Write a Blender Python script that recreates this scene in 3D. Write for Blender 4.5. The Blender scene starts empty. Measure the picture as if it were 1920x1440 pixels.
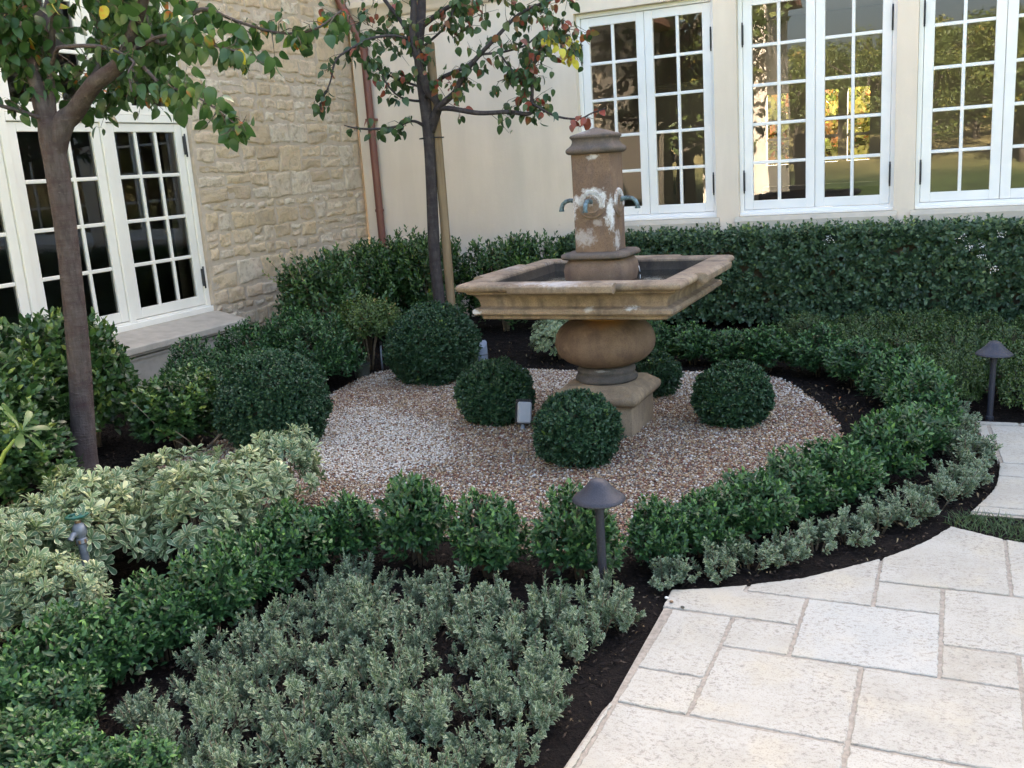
import bpy, math, random
import numpy as np
from mathutils import Matrix, Vector

# ---------------------------------------------------------------- camera, sky, sun, exposure
scene = bpy.context.scene
COL = scene.collection
R = math.radians
YAW, PITCH, ROLL, FPX, EYE = -0.4432, 0.2241, 0.0693, 1784.8, 1.6

cam_data = bpy.data.cameras.new("camera")
cam_data.sensor_width = 36.0
cam_data.lens = FPX / 1920.0 * 36.0
cam_data.clip_start = 0.05
cam_data.clip_end = 600.0
cam = bpy.data.objects.new("camera", cam_data)
COL.objects.link(cam)
_f = Vector((math.sin(YAW) * math.cos(PITCH), math.cos(YAW) * math.cos(PITCH), -math.sin(PITCH)))
_r = Vector((math.cos(YAW), -math.sin(YAW), 0))
_d = _f.cross(_r)
_c, _s = math.cos(ROLL), math.sin(ROLL)
_r2, _d2 = _c * _r + _s * _d, -_s * _r + _c * _d
cam.matrix_world = Matrix(((_r2.x, -_d2.x, -_f.x, 0), (_r2.y, -_d2.y, -_f.y, 0), (_r2.z, -_d2.z, -_f.z, EYE), (0, 0, 0, 1)))
scene.camera = cam

SUN_ELEV, SUN_AZ = 31.0, 8.0           # degrees; the sun stands behind the house (towards +Y)
world = bpy.data.worlds.new("World")
scene.world = world
world.use_nodes = True
_nt = world.node_tree
_bg = _nt.nodes["Background"]
_sky = _nt.nodes.new("ShaderNodeTexSky")
_sky.sky_type = 'NISHITA'
_sky.sun_disc = False
_sky.sun_elevation = R(SUN_ELEV)
_sky.sun_rotation = R(SUN_AZ)
_sky.dust_density = 5.0
_sky.ozone_density = 0.5
_nt.links.new(_sky.outputs[0], _bg.inputs[0])
_bg.inputs[1].default_value = 0.052

sun_data = bpy.data.lights.new("sun", 'SUN')
sun_data.energy = 5.0
sun_data.angle = R(0.5)
sun_data.color = (1.0, 0.93, 0.82)
sun = bpy.data.objects.new("sun", sun_data)
COL.objects.link(sun)
_sd = Vector((math.sin(R(SUN_AZ)) * math.cos(R(SUN_ELEV)), math.cos(R(SUN_AZ)) * math.cos(R(SUN_ELEV)), math.sin(R(SUN_ELEV))))
sun.rotation_euler = _sd.to_track_quat('Z', 'Y').to_euler()

scene.view_settings.view_transform = 'Standard'
scene.view_settings.look = 'None'
scene.view_settings.exposure = 4.35
scene.view_settings.gamma = 1.0
scene.view_settings.use_white_balance = True      # the camera's own daylight-shade balance
scene.view_settings.white_balance_temperature = 7150
scene.view_settings.white_balance_tint = 11
scene.cycles.max_bounces = 8
scene.cycles.diffuse_bounces = 4
scene.cycles.glossy_bounces = 4
scene.cycles.transparent_max_bounces = 12
scene.cycles.transmission_bounces = 4
scene.cycles.caustics_reflective = False
scene.cycles.caustics_refractive = False

# ---------------------------------------------------------------- node helpers and materials
class NT:
    def __init__(self, name, blend=True):
        self.m = bpy.data.materials.new(name)
        self.m.use_nodes = True
        self.t = self.m.node_tree
        self.b = self.t.nodes["Principled BSDF"]
        self.out = self.t.nodes["Material Output"]
    def n(self, typ, **kw):
        nd = self.t.nodes.new(typ)
        for k, v in kw.items():
            if k.startswith('i_'):
                key = k[2:]
                key = int(key) if key.isdigit() else key.replace('_', ' ')
                nd.inputs[key].default_value = v
            else:
                setattr(nd, k, v)
        return nd
    def l(self, a, b):
        self.t.links.new(a, b)
    def attr(self, name):
        return self.n("ShaderNodeAttribute", attribute_name=name).outputs["Fac"]
    def coord(self, which="Object"):
        return self.n("ShaderNodeTexCoord").outputs[which]
    def noise(self, scale, detail=4.0, rough=0.55, vec=None, stretch=None):
        v = vec or self.coord()
        if stretch:
            mp = self.n("ShaderNodeMapping")
            mp.inputs["Scale"].default_value = stretch
            self.l(v, mp.inputs[0]); v = mp.outputs[0]
        nd = self.n("ShaderNodeTexNoise")
        nd.inputs["Scale"].default_value = scale
        nd.inputs["Detail"].default_value = detail
        nd.inputs["Roughness"].default_value = rough
        self.l(v, nd.inputs["Vector"])
        return nd.outputs["Fac"]
    def ramp(self, fac, stops, interp='LINEAR'):
        nd = self.n("ShaderNodeValToRGB")
        cr = nd.color_ramp
        cr.interpolation = interp
        while len(cr.elements) < len(stops):
            cr.elements.new(0.5)
        for e, (p, c) in zip(cr.elements, stops):
            e.position = p
            e.color = tuple(c) + (1,) if len(c) == 3 else c
        self.l(fac, nd.inputs[0])
        return nd.outputs[0]
    def mix(self, fac, a, b, mode='MIX'):
        nd = self.n("ShaderNodeMix", data_type='RGBA', blend_type=mode)
        for s, v in ((0, fac), (6, a), (7, b)):
            if isinstance(v, (int, float)):
                nd.inputs[s].default_value = v
            elif isinstance(v, tuple):
                nd.inputs[s].default_value = v + (1,) if len(v) == 3 else v
            else:
                self.l(v, nd.inputs[s])
        return nd.outputs[2]
    def math(self, op, a, b=None, clamp=False):
        nd = self.n("ShaderNodeMath", operation=op, use_clamp=clamp)
        for i, v in enumerate((a, b)):
            if v is None: continue
            if isinstance(v, (int, float)): nd.inputs[i].default_value = v
            else: self.l(v, nd.inputs[i])
        return nd.outputs[0]
    def bump(self, height, strength=0.3, dist=0.01):
        nd = self.n("ShaderNodeBump")
        nd.inputs["Strength"].default_value = strength
        nd.inputs["Distance"].default_value = dist
        self.l(height, nd.inputs["Height"])
        self.l(nd.outputs[0], self.b.inputs["Normal"])
        return nd.outputs[0]
    def col(self, v):
        if isinstance(v, tuple): self.b.inputs["Base Color"].default_value = v + (1,)
        else: self.l(v, self.b.inputs["Base Color"])
    def rough(self, r, spec=0.5):
        if isinstance(r, (int, float)): self.b.inputs["Roughness"].default_value = r
        else: self.l(r, self.b.inputs["Roughness"])
        self.b.inputs["Specular IOR Level"].default_value = spec

def g3(v): return (v, v, v)

def leaf_mat(name, stops, edge=None, edge_pow=(0.45, 0.8), rough=0.45, spec=0.5, trans=0.25, blotch=None):
    k = NT(name)
    c = k.ramp(k.attr("tint"), stops)
    n = k.noise(9.0, 2.0)
    c = k.mix(k.math('MULTIPLY', n, 0.35), c, (0.02, 0.035, 0.02))
    if blotch:
        m = k.math('MULTIPLY', k.ramp(k.noise(13.0, 2.0), [(0.5, g3(0)), (0.62, g3(1))]), k.ramp(k.attr("tint"), [(blotch[0], g3(0)), (blotch[0] + .05, g3(1))]))
        c = k.mix(m, c, blotch[1])
    if edge:
        m = k.ramp(k.attr("edge"), [(edge_pow[0], g3(0)), (edge_pow[1], g3(1))])
        m = k.math('MULTIPLY', m, k.ramp(k.noise(60.0, 2.0), [(0.3, g3(0.35)), (0.6, g3(1))]))
        c = k.mix(m, c, edge)
    k.col(c); k.rough(rough, spec)
    if trans > 0:
        tr = k.n("ShaderNodeBsdfTranslucent")
        k.l(k.mix(0.5, c, (0.25, 0.4, 0.05), 'MULTIPLY') if False else c, tr.inputs[0])
        mx = k.n("ShaderNodeMixShader"); mx.inputs[0].default_value = trans
        k.l(k.b.outputs[0], mx.inputs[1]); k.l(tr.outputs[0], mx.inputs[2])
        k.l(mx.outputs[0], k.out.inputs[0])
    return k.m

M = {}
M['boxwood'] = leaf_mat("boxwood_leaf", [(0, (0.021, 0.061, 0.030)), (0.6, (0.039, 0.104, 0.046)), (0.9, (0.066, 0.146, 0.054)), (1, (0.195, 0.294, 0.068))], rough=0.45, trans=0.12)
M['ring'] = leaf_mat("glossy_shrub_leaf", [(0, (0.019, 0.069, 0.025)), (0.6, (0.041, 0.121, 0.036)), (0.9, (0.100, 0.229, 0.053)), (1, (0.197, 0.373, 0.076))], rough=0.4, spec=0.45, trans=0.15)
M['silver'] = leaf_mat("variegated_box_leaf", [(0, (0.049, 0.104, 0.050)), (0.6, (0.089, 0.156, 0.077)), (1, (0.154, 0.225, 0.100))], edge=(0.36, 0.43, 0.31), edge_pow=(0.4, 0.9), rough=0.5, trans=0.15)
M['olive'] = leaf_mat("olive_shrub_leaf", [(0, (0.028, 0.065, 0.017)), (0.6, (0.058, 0.113, 0.027)), (1, (0.135, 0.207, 0.048))], rough=0.42, trans=0.15)
M['privet'] = leaf_mat("privet_leaf", [(0, (0.023, 0.068, 0.021)), (0.55, (0.052, 0.129, 0.033)), (0.85, (0.112, 0.216, 0.046)), (1, (0.359, 0.432, 0.091))], rough=0.35, spec=0.6, trans=0.2)
M['light'] = leaf_mat("light_shrub_leaf", [(0, (0.045, 0.09, 0.022)), (0.6, (0.09, 0.16, 0.04)), (0.92, (0.16, 0.22, 0.06)), (1, (0.3, 0.17, 0.06))], rough=0.42, trans=0.2)
M['hedge'] = leaf_mat("hedge_leaf", [(0, (0.030, 0.064, 0.036)), (0.6, (0.058, 0.118, 0.056)), (0.93, (0.103, 0.176, 0.070)), (1, (0.248, 0.330, 0.098))], rough=0.42, spec=0.5, trans=0.12)
M['vpit'] = leaf_mat("variegated_pittosporum_leaf", [(0, (0.084, 0.162, 0.082)), (0.55, (0.133, 0.227, 0.108)), (0.93, (0.222, 0.313, 0.140)), (0.96, (0.611, 0.626, 0.278)), (1, (0.754, 0.734, 0.405))], edge=(0.70, 0.71, 0.46), edge_pow=(0.66, 0.96), rough=0.42, trans=0.18)
M['pear'] = leaf_mat("pear_leaf", [(0, (0.033, 0.088, 0.025)), (0.5, (0.066, 0.145, 0.034)), (0.80, (0.165, 0.247, 0.041)), (0.9, (0.460, 0.436, 0.046)), (0.96, (0.690, 0.233, 0.046)), (1, (0.428, 0.043, 0.041))], rough=0.36, spec=0.5, trans=0.3, blotch=(0.62, (0.5, 0.13, 0.03)))
M['pear2'] = leaf_mat("autumn_sunlit_pear_leaf", [(0, (0.036, 0.083, 0.033)), (0.45, (0.071, 0.138, 0.044)), (0.68, (0.173, 0.206, 0.055)), (0.78, (0.288, 0.097, 0.055)), (0.9, (0.431, 0.068, 0.050)), (0.95, (0.646, 0.276, 0.044)), (1, (0.862, 0.758, 0.088))], rough=0.4, trans=0.3, blotch=(0.56, (0.30, 0.09, 0.06)))  # the last, yellow stop is sunlight on leaves put into the colour
M['oak'] = leaf_mat("oak_leaf", [(0, (0.078, 0.117, 0.030)), (0.6, (0.169, 0.208, 0.054)), (0.9, (0.286, 0.273, 0.060)), (1, (0.442, 0.286, 0.072))], rough=0.5, trans=0.3)
M['grass'] = leaf_mat("grass_blade", [(0, (0.07, 0.13, 0.055)), (0.7, (0.12, 0.20, 0.085)), (1, (0.2, 0.22, 0.08))], rough=0.5, trans=0.2)

def simple(name, col, rough=0.5, spec=0.5, metal=0.0, var=0.0, scale=20.0, bump=0.0, bscale=80.0, bdist=0.004):
    k = NT(name)
    if var > 0:
        n = k.noise(scale, 5.0)
        lo = tuple(c * (1 - var) for c in col); hi = tuple(min(1, c * (1 + var)) for c in col)
        k.col(k.ramp(n, [(0.3, lo), (0.7, hi)]))
    else:
        k.col(tuple(col))
    k.rough(rough, spec); k.b.inputs["Metallic"].default_value = metal
    if bump > 0:
        k.bump(k.noise(bscale, 4.0), bump, bdist)
    return k.m

M['white'] = simple("white_paint", (0.86, 0.85, 0.845), 0.4, var=0.04, scale=3.0)
M['cream'] = simple("cream_paint", (0.86, 0.81, 0.72), 0.4, var=0.05, scale=3.0)
M['hinge'] = simple("dark_hinge_metal", (0.025, 0.025, 0.028), 0.5)
M['ledge'] = simple("cast_stone_ledge", (0.46, 0.40, 0.33), 0.85, var=0.14, scale=9.0, bump=0.25, bscale=120)
M['sillstone'] = simple("stucco_sill", (0.55, 0.48, 0.39), 0.9, var=0.08, scale=9.0, bump=0.2, bscale=150)
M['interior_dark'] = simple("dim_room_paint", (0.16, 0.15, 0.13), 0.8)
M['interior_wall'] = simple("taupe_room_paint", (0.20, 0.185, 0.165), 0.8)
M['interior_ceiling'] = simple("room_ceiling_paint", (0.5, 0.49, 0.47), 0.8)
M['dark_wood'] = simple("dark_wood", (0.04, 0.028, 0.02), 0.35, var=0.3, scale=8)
M['black'] = simple("black_fabric", (0.012, 0.012, 0.014), 0.7)
M['twig'] = simple("twig_bark", (0.10, 0.075, 0.05), 0.8, var=0.3, scale=60)
M['palestem'] = simple("pale_stem", (0.26, 0.2, 0.14), 0.8, var=0.3, scale=60)
M['greenstem'] = simple("green_stem", (0.28, 0.36, 0.06), 0.5)
M['pvc'] = simple("grey_pvc", (0.25, 0.29, 0.36), 0.5, var=0.15, scale=30)
M['galv'] = simple("galvanised_pipe", (0.20, 0.22, 0.26), 0.55, metal=0.3, var=0.35, scale=30)
M['brass'] = simple("aged_brass", (0.26, 0.16, 0.10), 0.45, metal=0.5, var=0.3, scale=60)
M['green_paint'] = simple("green_enamel", (0.01, 0.10, 0.075), 0.35, var=0.3, scale=60)
M['boxgrey'] = simple("grey_outlet_plastic", (0.36, 0.38, 0.42), 0.45, var=0.06)
M['gasket'] = simple("black_gasket", (0.02, 0.02, 0.022), 0.6)
M['pot'] = simple("grey_green_plastic", (0.06, 0.07, 0.06), 0.6, var=0.2)
M['petal'] = simple("white_petal", (0.8, 0.78, 0.76), 0.6)
M['berry'] = simple("dark_berry", (0.03, 0.015, 0.012), 0.4)
M['roof'] = simple("clay_roof_tile", (0.28, 0.13, 0.08), 0.8, var=0.3, scale=6)
def mat_hill():
    k = NT("hill_grass")
    sep = k.n("ShaderNodeSeparateXYZ"); k.l(k.coord(), sep.inputs[0])
    n = k.noise(0.5, 5.0)
    dry = k.ramp(n, [(.3, (.22, .18, .08)), (.7, (.38, .31, .14))]); green = k.ramp(n, [(.3, (.03, .05, .016)), (.7, (.075, .11, .035))])
    k.col(k.mix(k.ramp(k.math('ADD', k.math('MULTIPLY', sep.outputs[2], .6), k.math('MULTIPLY', n, .3)), [(.35, g3(0)), (.9, g3(1))]), green, dry)); k.rough(.95, .2)
    return k.m
M['hill'] = mat_hill()
M['lawn'] = simple("mown_lawn", (0.045, 0.075, 0.022), 0.95, var=0.4, scale=0.8)

def mat_downspout():
    k = NT("red_brown_painted_copper")
    n = k.noise(7.0, 5.0, stretch=(1, 1, 0.35))
    k.col(k.ramp(n, [(0.3, (0.13, 0.045, 0.036)), (0.7, (0.22, 0.075, 0.055))]))
    k.rough(0.42); return k.m
M['downspout'] = mat_downspout()

def mat_lamp():
    k = NT("dark_bronze_powder_coat")
    n = k.noise(220.0, 3.0)
    n2 = k.noise(12.0, 4.0)
    c = k.ramp(n, [(0.35, (0.016, 0.018, 0.030)), (0.72, (0.048, 0.053, 0.078))])
    c = k.mix(k.math('MULTIPLY', n2, 0.5), c, (0.035, 0.036, 0.047))
    k.col(c); k.rough(0.55, 0.45); k.b.inputs["Metallic"].default_value = 0.2
    k.bump(n, 0.25, 0.002); return k.m
M['lamp'] = mat_lamp()

def mat_stucco():
    k = NT("cream_stucco")
    co = k.coord()
    big = k.noise(0.9, 5.0, 0.6, vec=co)
    drip = k.noise(2.2, 5.0, 0.6, vec=co, stretch=(1.6, 1, 0.22))
    fine = k.noise(170.0, 3.0, 0.6, vec=co)
    mid = k.noise(24.0, 4.0, 0.6, vec=co)
    c = k.ramp(big, [(0.3, (0.79, 0.665, 0.55)), (0.7, (0.88, 0.76, 0.645))])
    c = k.mix(k.ramp(drip, [(0.42, g3(0.30)), (0.62, g3(0.0))]), c, (0.65, 0.545, 0.45))
    c = k.mix(k.ramp(fine, [(0.3, g3(0.22)), (0.6, g3(0.0))]), c, (0.61, 0.515, 0.42))
    sc = k.noise(5.0, 6.0, 0.7, vec=co)
    c = k.mix(k.ramp(sc, [(0.69, g3(0)), (0.73, g3(0.5))]), c, (0.36, 0.29, 0.22))
    k.col(c); k.rough(0.92, 0.25)
    k.bump(k.math('ADD', k.math('MULTIPLY', fine, 0.5), mid), 0.35, 0.006); return k.m
M['stucco'] = mat_stucco()

def mat_stone():
    k = NT("rough_limestone")
    co = k.coord()
    c = k.ramp(k.attr("tint"), [(0, (0.55, 0.42, 0.285)), (0.3, (0.70, 0.53, 0.345)), (0.6, (0.74, 0.58, 0.41)), (0.8, (0.67, 0.56, 0.44)), (1, (0.82, 0.69, 0.53))])
    n = k.noise(20.0, 6.0, 0.65, vec=co)
    f = k.noise(90.0, 4.0, 0.6, vec=co)
    c = k.mix(k.ramp(n, [(0.36, g3(0.75)), (0.52, g3(0.0))]), c, (0.48, 0.37, 0.265))
    pk = k.noise(4.5, 3.0, 0.5, vec=co)
    c = k.mix(k.ramp(pk, [(0.52, g3(0)), (0.7, g3(0.5))]), c, (0.70, 0.52, 0.39))
    c = k.mix(k.ramp(f, [(0.6, g3(0.0)), (0.75, g3(0.4))]), c, (0.68, 0.58, 0.43))
    k.col(c); k.rough(0.93, 0.2)
    k.bump(k.math('ADD', n, k.math('MULTIPLY', f, 0.5)), 0.95, 0.02); return k.m
M['stone'] = mat_stone()

def mat_mortar():
    k = NT("lime_mortar")
    co = k.coord()
    n = k.noise(10.0, 6.0, 0.65, vec=co); f = k.noise(80.0, 4.0, vec=co)
    c = k.ramp(n, [(0.3, (0.50, 0.40, 0.305)), (0.7, (0.62, 0.505, 0.395))])
    k.col(c); k.rough(0.95, 0.2)
    k.bump(k.math('ADD', n, k.math('MULTIPLY', f, 0.6)), 0.6, 0.012); return k.m
M['mortar'] = mat_mortar()

def mat_glass():
    k = NT("window_glass")
    tr = k.n("ShaderNodeBsdfTransparent"); tr.inputs[0].default_value = (0.86, 0.88, 0.87, 1)
    gl = k.n("ShaderNodeBsdfGlossy"); gl.inputs["Roughness"].default_value = 0.0
    gl.inputs[0].default_value = (0.95, 0.97, 1.0, 1)
    fr = k.n("ShaderNodeFresnel"); fr.inputs[0].default_value = 1.55
    nz = k.noise(1.3, 1.0)
    bp = k.n("ShaderNodeBump"); bp.inputs["Strength"].default_value = 0.12; bp.inputs["Distance"].default_value = 0.012
    k.l(nz, bp.inputs["Height"]); k.l(bp.outputs[0], gl.inputs["Normal"])
    mx = k.n("ShaderNodeMixShader")
    k.l(k.math('MULTIPLY', fr.outputs[0], 1.15, clamp=True), mx.inputs[0])
    k.l(tr.outputs[0], mx.inputs[1]); k.l(gl.outputs[0], mx.inputs[2])
    k.l(mx.outputs[0], k.out.inputs[0]); return k.m
M['glass'] = mat_glass()

def mat_water():
    k = NT("basin_water")
    k.col((0.015, 0.018, 0.018)); k.rough(0.05, 0.5)
    k.bump(k.noise(30.0, 2.0), 0.15, 0.01); return k.m
M['water'] = mat_water()

def mat_fountain(name, base_lo, base_hi, dark, white_spots=(), darkz=None, rust=None):
    """weathered cast sandstone; mineral crust sits at given places on the object"""
    k = NT(name)
    co = k.coord()
    n = k.noise(6.0, 6.0, 0.65, vec=co)
    f = k.noise(150.0, 3.0, 0.6, vec=co)
    m = k.noise(14.0, 5.0, 0.6, vec=co)
    s = k.noise(4.0, 5.0, 0.65, vec=co, stretch=(2.2, 2.2, 0.6))
    c = k.ramp(n, [(0.3, base_lo), (0.7, base_hi)])
    c = k.mix(k.ramp(s, [(0.47, g3(0)), (0.66, g3(0.75))]), c, dark)
    c = k.mix(k.ramp(f, [(0.33, g3(0.45)), (0.55, g3(0.0))]), c, tuple(x * 0.55 for x in base_lo))
    c = k.mix(k.ramp(m, [(0.6, g3(0)), (0.78, g3(0.35))]), c, tuple(min(1, x * 1.6) for x in base_hi))
    if rust:
        d = k.n("ShaderNodeVectorMath", operation='DISTANCE'); k.l(co, d.inputs[0]); d.inputs[1].default_value = rust[:3]
        mm = k.ramp(k.math('MULTIPLY', k.math('ADD', k.math('DIVIDE', d.outputs["Value"], rust[3]), k.math('MULTIPLY', m, 0.6)), .5), [(0.4, g3(0.9)), (0.65, g3(0))])
        c = k.mix(mm, c, (0.33, 0.16, 0.06))
    for (x, y, z, rx, rz, amt) in white_spots:
        mp = k.n("ShaderNodeMapping")
        mp.inputs["Location"].default_value = (-x / rx, -y / rx, -z / rz)
        mp.inputs["Scale"].default_value = (1 / rx, 1 / rx, 1 / rz)
        k.l(co, mp.inputs[0])
        ln = k.n("ShaderNodeVectorMath", operation='LENGTH'); k.l(mp.outputs[0], ln.inputs[0])
        val = k.math('MULTIPLY', k.math('ADD', ln.outputs["Value"], k.math('MULTIPLY', k.noise(34.0, 7.0, 0.75, vec=co), 1.9)), .5)
        mk = k.ramp(val, [(0.58, g3(amt)), (0.78, g3(0))])
        c = k.mix(mk, c, (0.62, 0.63, 0.66))
    k.col(c); k.rough(0.88, 0.25)
    k.bump(k.math('ADD', k.math('MULTIPLY', f, 0.35), m), 0.45, 0.006); return k.m
SL, SH, SD = (0.19, 0.13, 0.085), (0.34, 0.25, 0.17), (0.085, 0.068, 0.06)
M['basin'] = mat_fountain("basin_sandstone", (0.19, 0.138, 0.10), (0.36, 0.28, 0.205), SD, [(-0.15, -0.70, 0.985, 0.30, 0.03, 0.45), (0.35, -0.70, 0.985, 0.2, 0.025, 0.35), (-0.62, 0.1, 0.985, 0.35, 0.025, 0.35), (-0.58, -0.60, 0.80, 0.10, 0.05, 0.9), (0.36, -0.585, 0.83, 0.09, 0.03, 0.9), (0.12, -0.57, 0.82, 0.05, 0.035, 0.6), (0.0, -0.66, 0.97, 0.22, 0.04, 0.35), (-0.45, 0.45, 0.97, 0.14, 0.05, 0.5)], rust=(0, 0, 0.7, 0.45))
M['pillar'] = mat_fountain("pillar_sandstone", (0.15, 0.098, 0.070), (0.24, 0.160, 0.112), (0.12, 0.09, 0.085), [(-0.12, -0.11, 1.33, 0.05, 0.13, 0.9), (0.108, -0.108, 1.30, 0.06, 0.18, 1.0), (0.07, -0.12, 1.40, 0.05, 0.06, 0.9), (0.01, -0.125, 1.43, 0.12, 0.04, 0.8), (-0.09, -0.12, 1.38, 0.04, 0.06, 0.9), (0.12, -0.05, 1.14, 0.09, 0.12, 0.55), (0.02, -0.125, 1.62, 0.07, 0.03, 0.7), (-0.06, -0.13, 1.17, 0.14, 0.1, 0.4), (0.03, -0.125, 1.25, 0.06, 0.04, 0.3)])
M['medal'] = mat_fountain("medallion_stone", (0.19, 0.13, 0.095), (0.30, 0.22, 0.17), (0.2, 0.17, 0.16), [(.066 * math.cos(R(q)), -0.128, .066 * math.sin(R(q)), 0.040, 0.040, 0.8) for q in (-5, 15, 35, 55, 75, 95, 115, 135, 155, 175)] + [(0, -.13, .0, .03, .03, .5)])
M['cap'] = mat_fountain("weathered_cap_stone", (0.105, 0.082, 0.07), (0.17, 0.135, 0.115), (0.06, 0.062, 0.066), [(-0.06, -0.05, 1.76, 0.1, 0.03, 0.25)])
M['bulb'] = mat_fountain("bulb_sandstone", (0.16, 0.108, 0.08), (0.25, 0.175, 0.13), (0.11, 0.075, 0.066), [(-0.06, -0.12, 0.72, 0.1, 0.04, 0.3)], rust=(0.05, -0.12, 0.74, 0.16))
M['darkring'] = mat_fountain("dark_ring_stone", (0.075, 0.066, 0.062), (0.13, 0.115, 0.108), (0.05, 0.055, 0.055), [(0.03, -0.17, 0.38, 0.1, 0.012, 0.3)])
M['plinth'] = mat_fountain("plinth_sandstone", (0.26, 0.195, 0.135), (0.37, 0.285, 0.20), (0.20, 0.155, 0.12))

def mat_spout():
    k = NT("verdigris_bronze")
    n = k.noise(45.0, 5.0)
    k.col(k.ramp(n, [(0.35, (0.035, 0.04, 0.042)), (0.5, (0.09, 0.15, 0.175)), (0.7, (0.22, 0.30, 0.36))]))
    k.rough(0.5); k.b.inputs["Metallic"].default_value = 0.3; return k.m
M['spout'] = mat_spout()

def mat_bark(name, lo, hi, band, red=None):
    k = NT(name)
    co = k.coord()
    v = k.noise(38.0, 6.0, 0.65, vec=co, stretch=(1, 1, 0.3))
    h = k.noise(9.0, 4.0, 0.6, vec=co, stretch=(0.6, 0.6, 2.2))
    l = k.noise(26.0, 4.0, 0.6, vec=co, stretch=(1, 1, 3.5))
    c = k.ramp(v, [(0.3, lo), (0.7, hi)])
    c = k.mix(k.ramp(h, [(0.42, g3(0)), (0.72, g3(0.7))]), c, band)
    c = k.mix(k.ramp(l, [(0.62, g3(0)), (0.7, g3(0.5))]), c, tuple(min(1, x * 1.5) for x in hi))
    k.col(c); k.rough(0.8, 0.3)
    k.bump(k.math('ADD', v, l), 0.7, 0.01); return k.m
M['bark'] = mat_bark("smooth_pear_bark", (0.06, 0.045, 0.042), (0.125, 0.10, 0.094), (0.055, 0.026, 0.028))
M['bark2'] = mat_bark("grey_pear_bark", (0.035, 0.029, 0.03), (0.085, 0.07, 0.07), (0.032, 0.022, 0.025))
M['barkoak'] = mat_bark("oak_bark", (0.07, 0.055, 0.04), (0.15, 0.12, 0.09), (0.05, 0.04, 0.03))

def mat_stake():
    k = NT("weathered_stake_wood")
    v = k.noise(30.0, 5.0, 0.6, stretch=(1, 1, 0.08))
    k.col(k.ramp(v, [(0.3, (0.20, 0.135, 0.08)), (0.7, (0.33, 0.24, 0.15))])); k.rough(0.85, 0.2)
    k.bump(v, 0.3, 0.004); return k.m
M['stake'] = mat_stake()

def mat_soil():
    k = NT("dark_bark_mulch")
    co = k.coord()
    a = k.noise(45.0, 5.0, 0.7, vec=co); b = k.noise(3.0, 3.0, vec=co)
    c = k.ramp(a, [(0.3, (0.005, 0.004, 0.004)), (0.6, (0.014, 0.010, 0.009)), (0.8, (0.03, 0.021, 0.018))])
    k.col(k.mix(k.math('MULTIPLY', b, 0.5), c, (0.007, 0.0055, 0.0055))); k.rough(0.95, 0.15)
    k.bump(a, 1.0, 0.03); return k.m
M['soil'] = mat_soil()
def mat_chip():
    k = NT("mulch_chip")
    k.col(k.ramp(k.attr("tint"), [(0, (0.005, 0.004, 0.004)), (0.6, (0.014, 0.010, 0.009)), (0.95, (0.04, 0.027, 0.02)), (1, (0.13, 0.10, 0.075))])); k.rough(0.9, 0.2); return k.m
M['chip'] = mat_chip()
def mat_litter():
    k = NT("dry_fallen_leaf")
    k.col(k.ramp(k.attr("tint"), [(0, (0.07, 0.045, 0.025)), (0.5, (0.17, 0.12, 0.07)), (0.9, (0.28, 0.24, 0.15)), (1, (0.35, 0.11, 0.03))])); k.rough(0.8, 0.2); return k.m
M['litter'] = mat_litter()
def mat_pebble():
    k = NT("mixed_river_pebble")
    pal = [(0.0, (0.22, 0.115, 0.07)), (0.17, (0.36, 0.25, 0.145)), (0.34, (0.19, 0.075, 0.055)), (0.46, (0.42, 0.325, 0.22)), (0.60, (0.25, 0.205, 0.18)), (0.70, (0.13, 0.105, 0.10)), (0.78, (0.50, 0.44, 0.37)), (0.90, (0.66, 0.635, 0.60))]
    k.col(k.ramp(k.attr("tint"), pal, 'CONSTANT')); k.rough(0.55, 0.4); return k.m
M['pebble'] = mat_pebble()
M['gravelbase'] = simple("gravel_fines", (0.17, 0.11, 0.075), 0.95, var=0.5, scale=140, bump=0.8, bscale=160, bdist=0.01)

def mat_paver():
    k = NT("tumbled_travertine")
    co = k.coord()
    c = k.ramp(k.attr("tint"), [(0, (0.32, 0.29, 0.235)), (0.3, (0.41, 0.385, 0.335)), (0.7, (0.37, 0.35, 0.305)), (0.9, (0.43, 0.41, 0.37)), (1, (0.385, 0.39, 0.37))])
    cl = k.noise(6.0, 6.0, 0.65, vec=co)
    c = k.mix(k.ramp(cl, [(0.35, g3(0.6)), (0.6, g3(0.0))]), c, (0.455, 0.435, 0.395))
    ye = k.noise(3.5, 4.0, 0.6, vec=co)
    c = k.mix(k.ramp(ye, [(0.52, g3(0)), (0.72, g3(0.55))]), c, (0.48, 0.42, 0.31))
    pit = k.noise(60.0, 6.0, 0.8, vec=co, stretch=(0.8, 1.15, 1))
    zone = k.noise(5.0, 3.0, 0.5, vec=co)
    pm = k.math('MULTIPLY', k.ramp(pit, [(0.52, g3(0)), (0.60, g3(1))]), k.ramp(zone, [(0.34, g3(0.15)), (0.56, g3(1))]))
    c = k.mix(k.math('MULTIPLY', pm, 0.85), c, (0.215, 0.195, 0.17))
    sp = k.noise(190.0, 2.0, 0.5, vec=co)
    c = k.mix(k.ramp(sp, [(0.57, g3(0)), (0.68, g3(0.6))]), c, (0.23, 0.21, 0.185))
    dirt = k.noise(1.7, 5.0, 0.6, vec=co)
    c = k.mix(k.ramp(dirt, [(0.5, g3(0)), (0.75, g3(0.35))]), c, (0.33, 0.285, 0.225))
    k.col(c); k.rough(0.75, 0.3)
    k.bump(k.math('SUBTRACT', k.math('MULTIPLY', cl, 0.3), k.math('MULTIPLY', pm, .6)), 0.25, 0.003); return k.m
M['paver'] = mat_paver()
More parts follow.
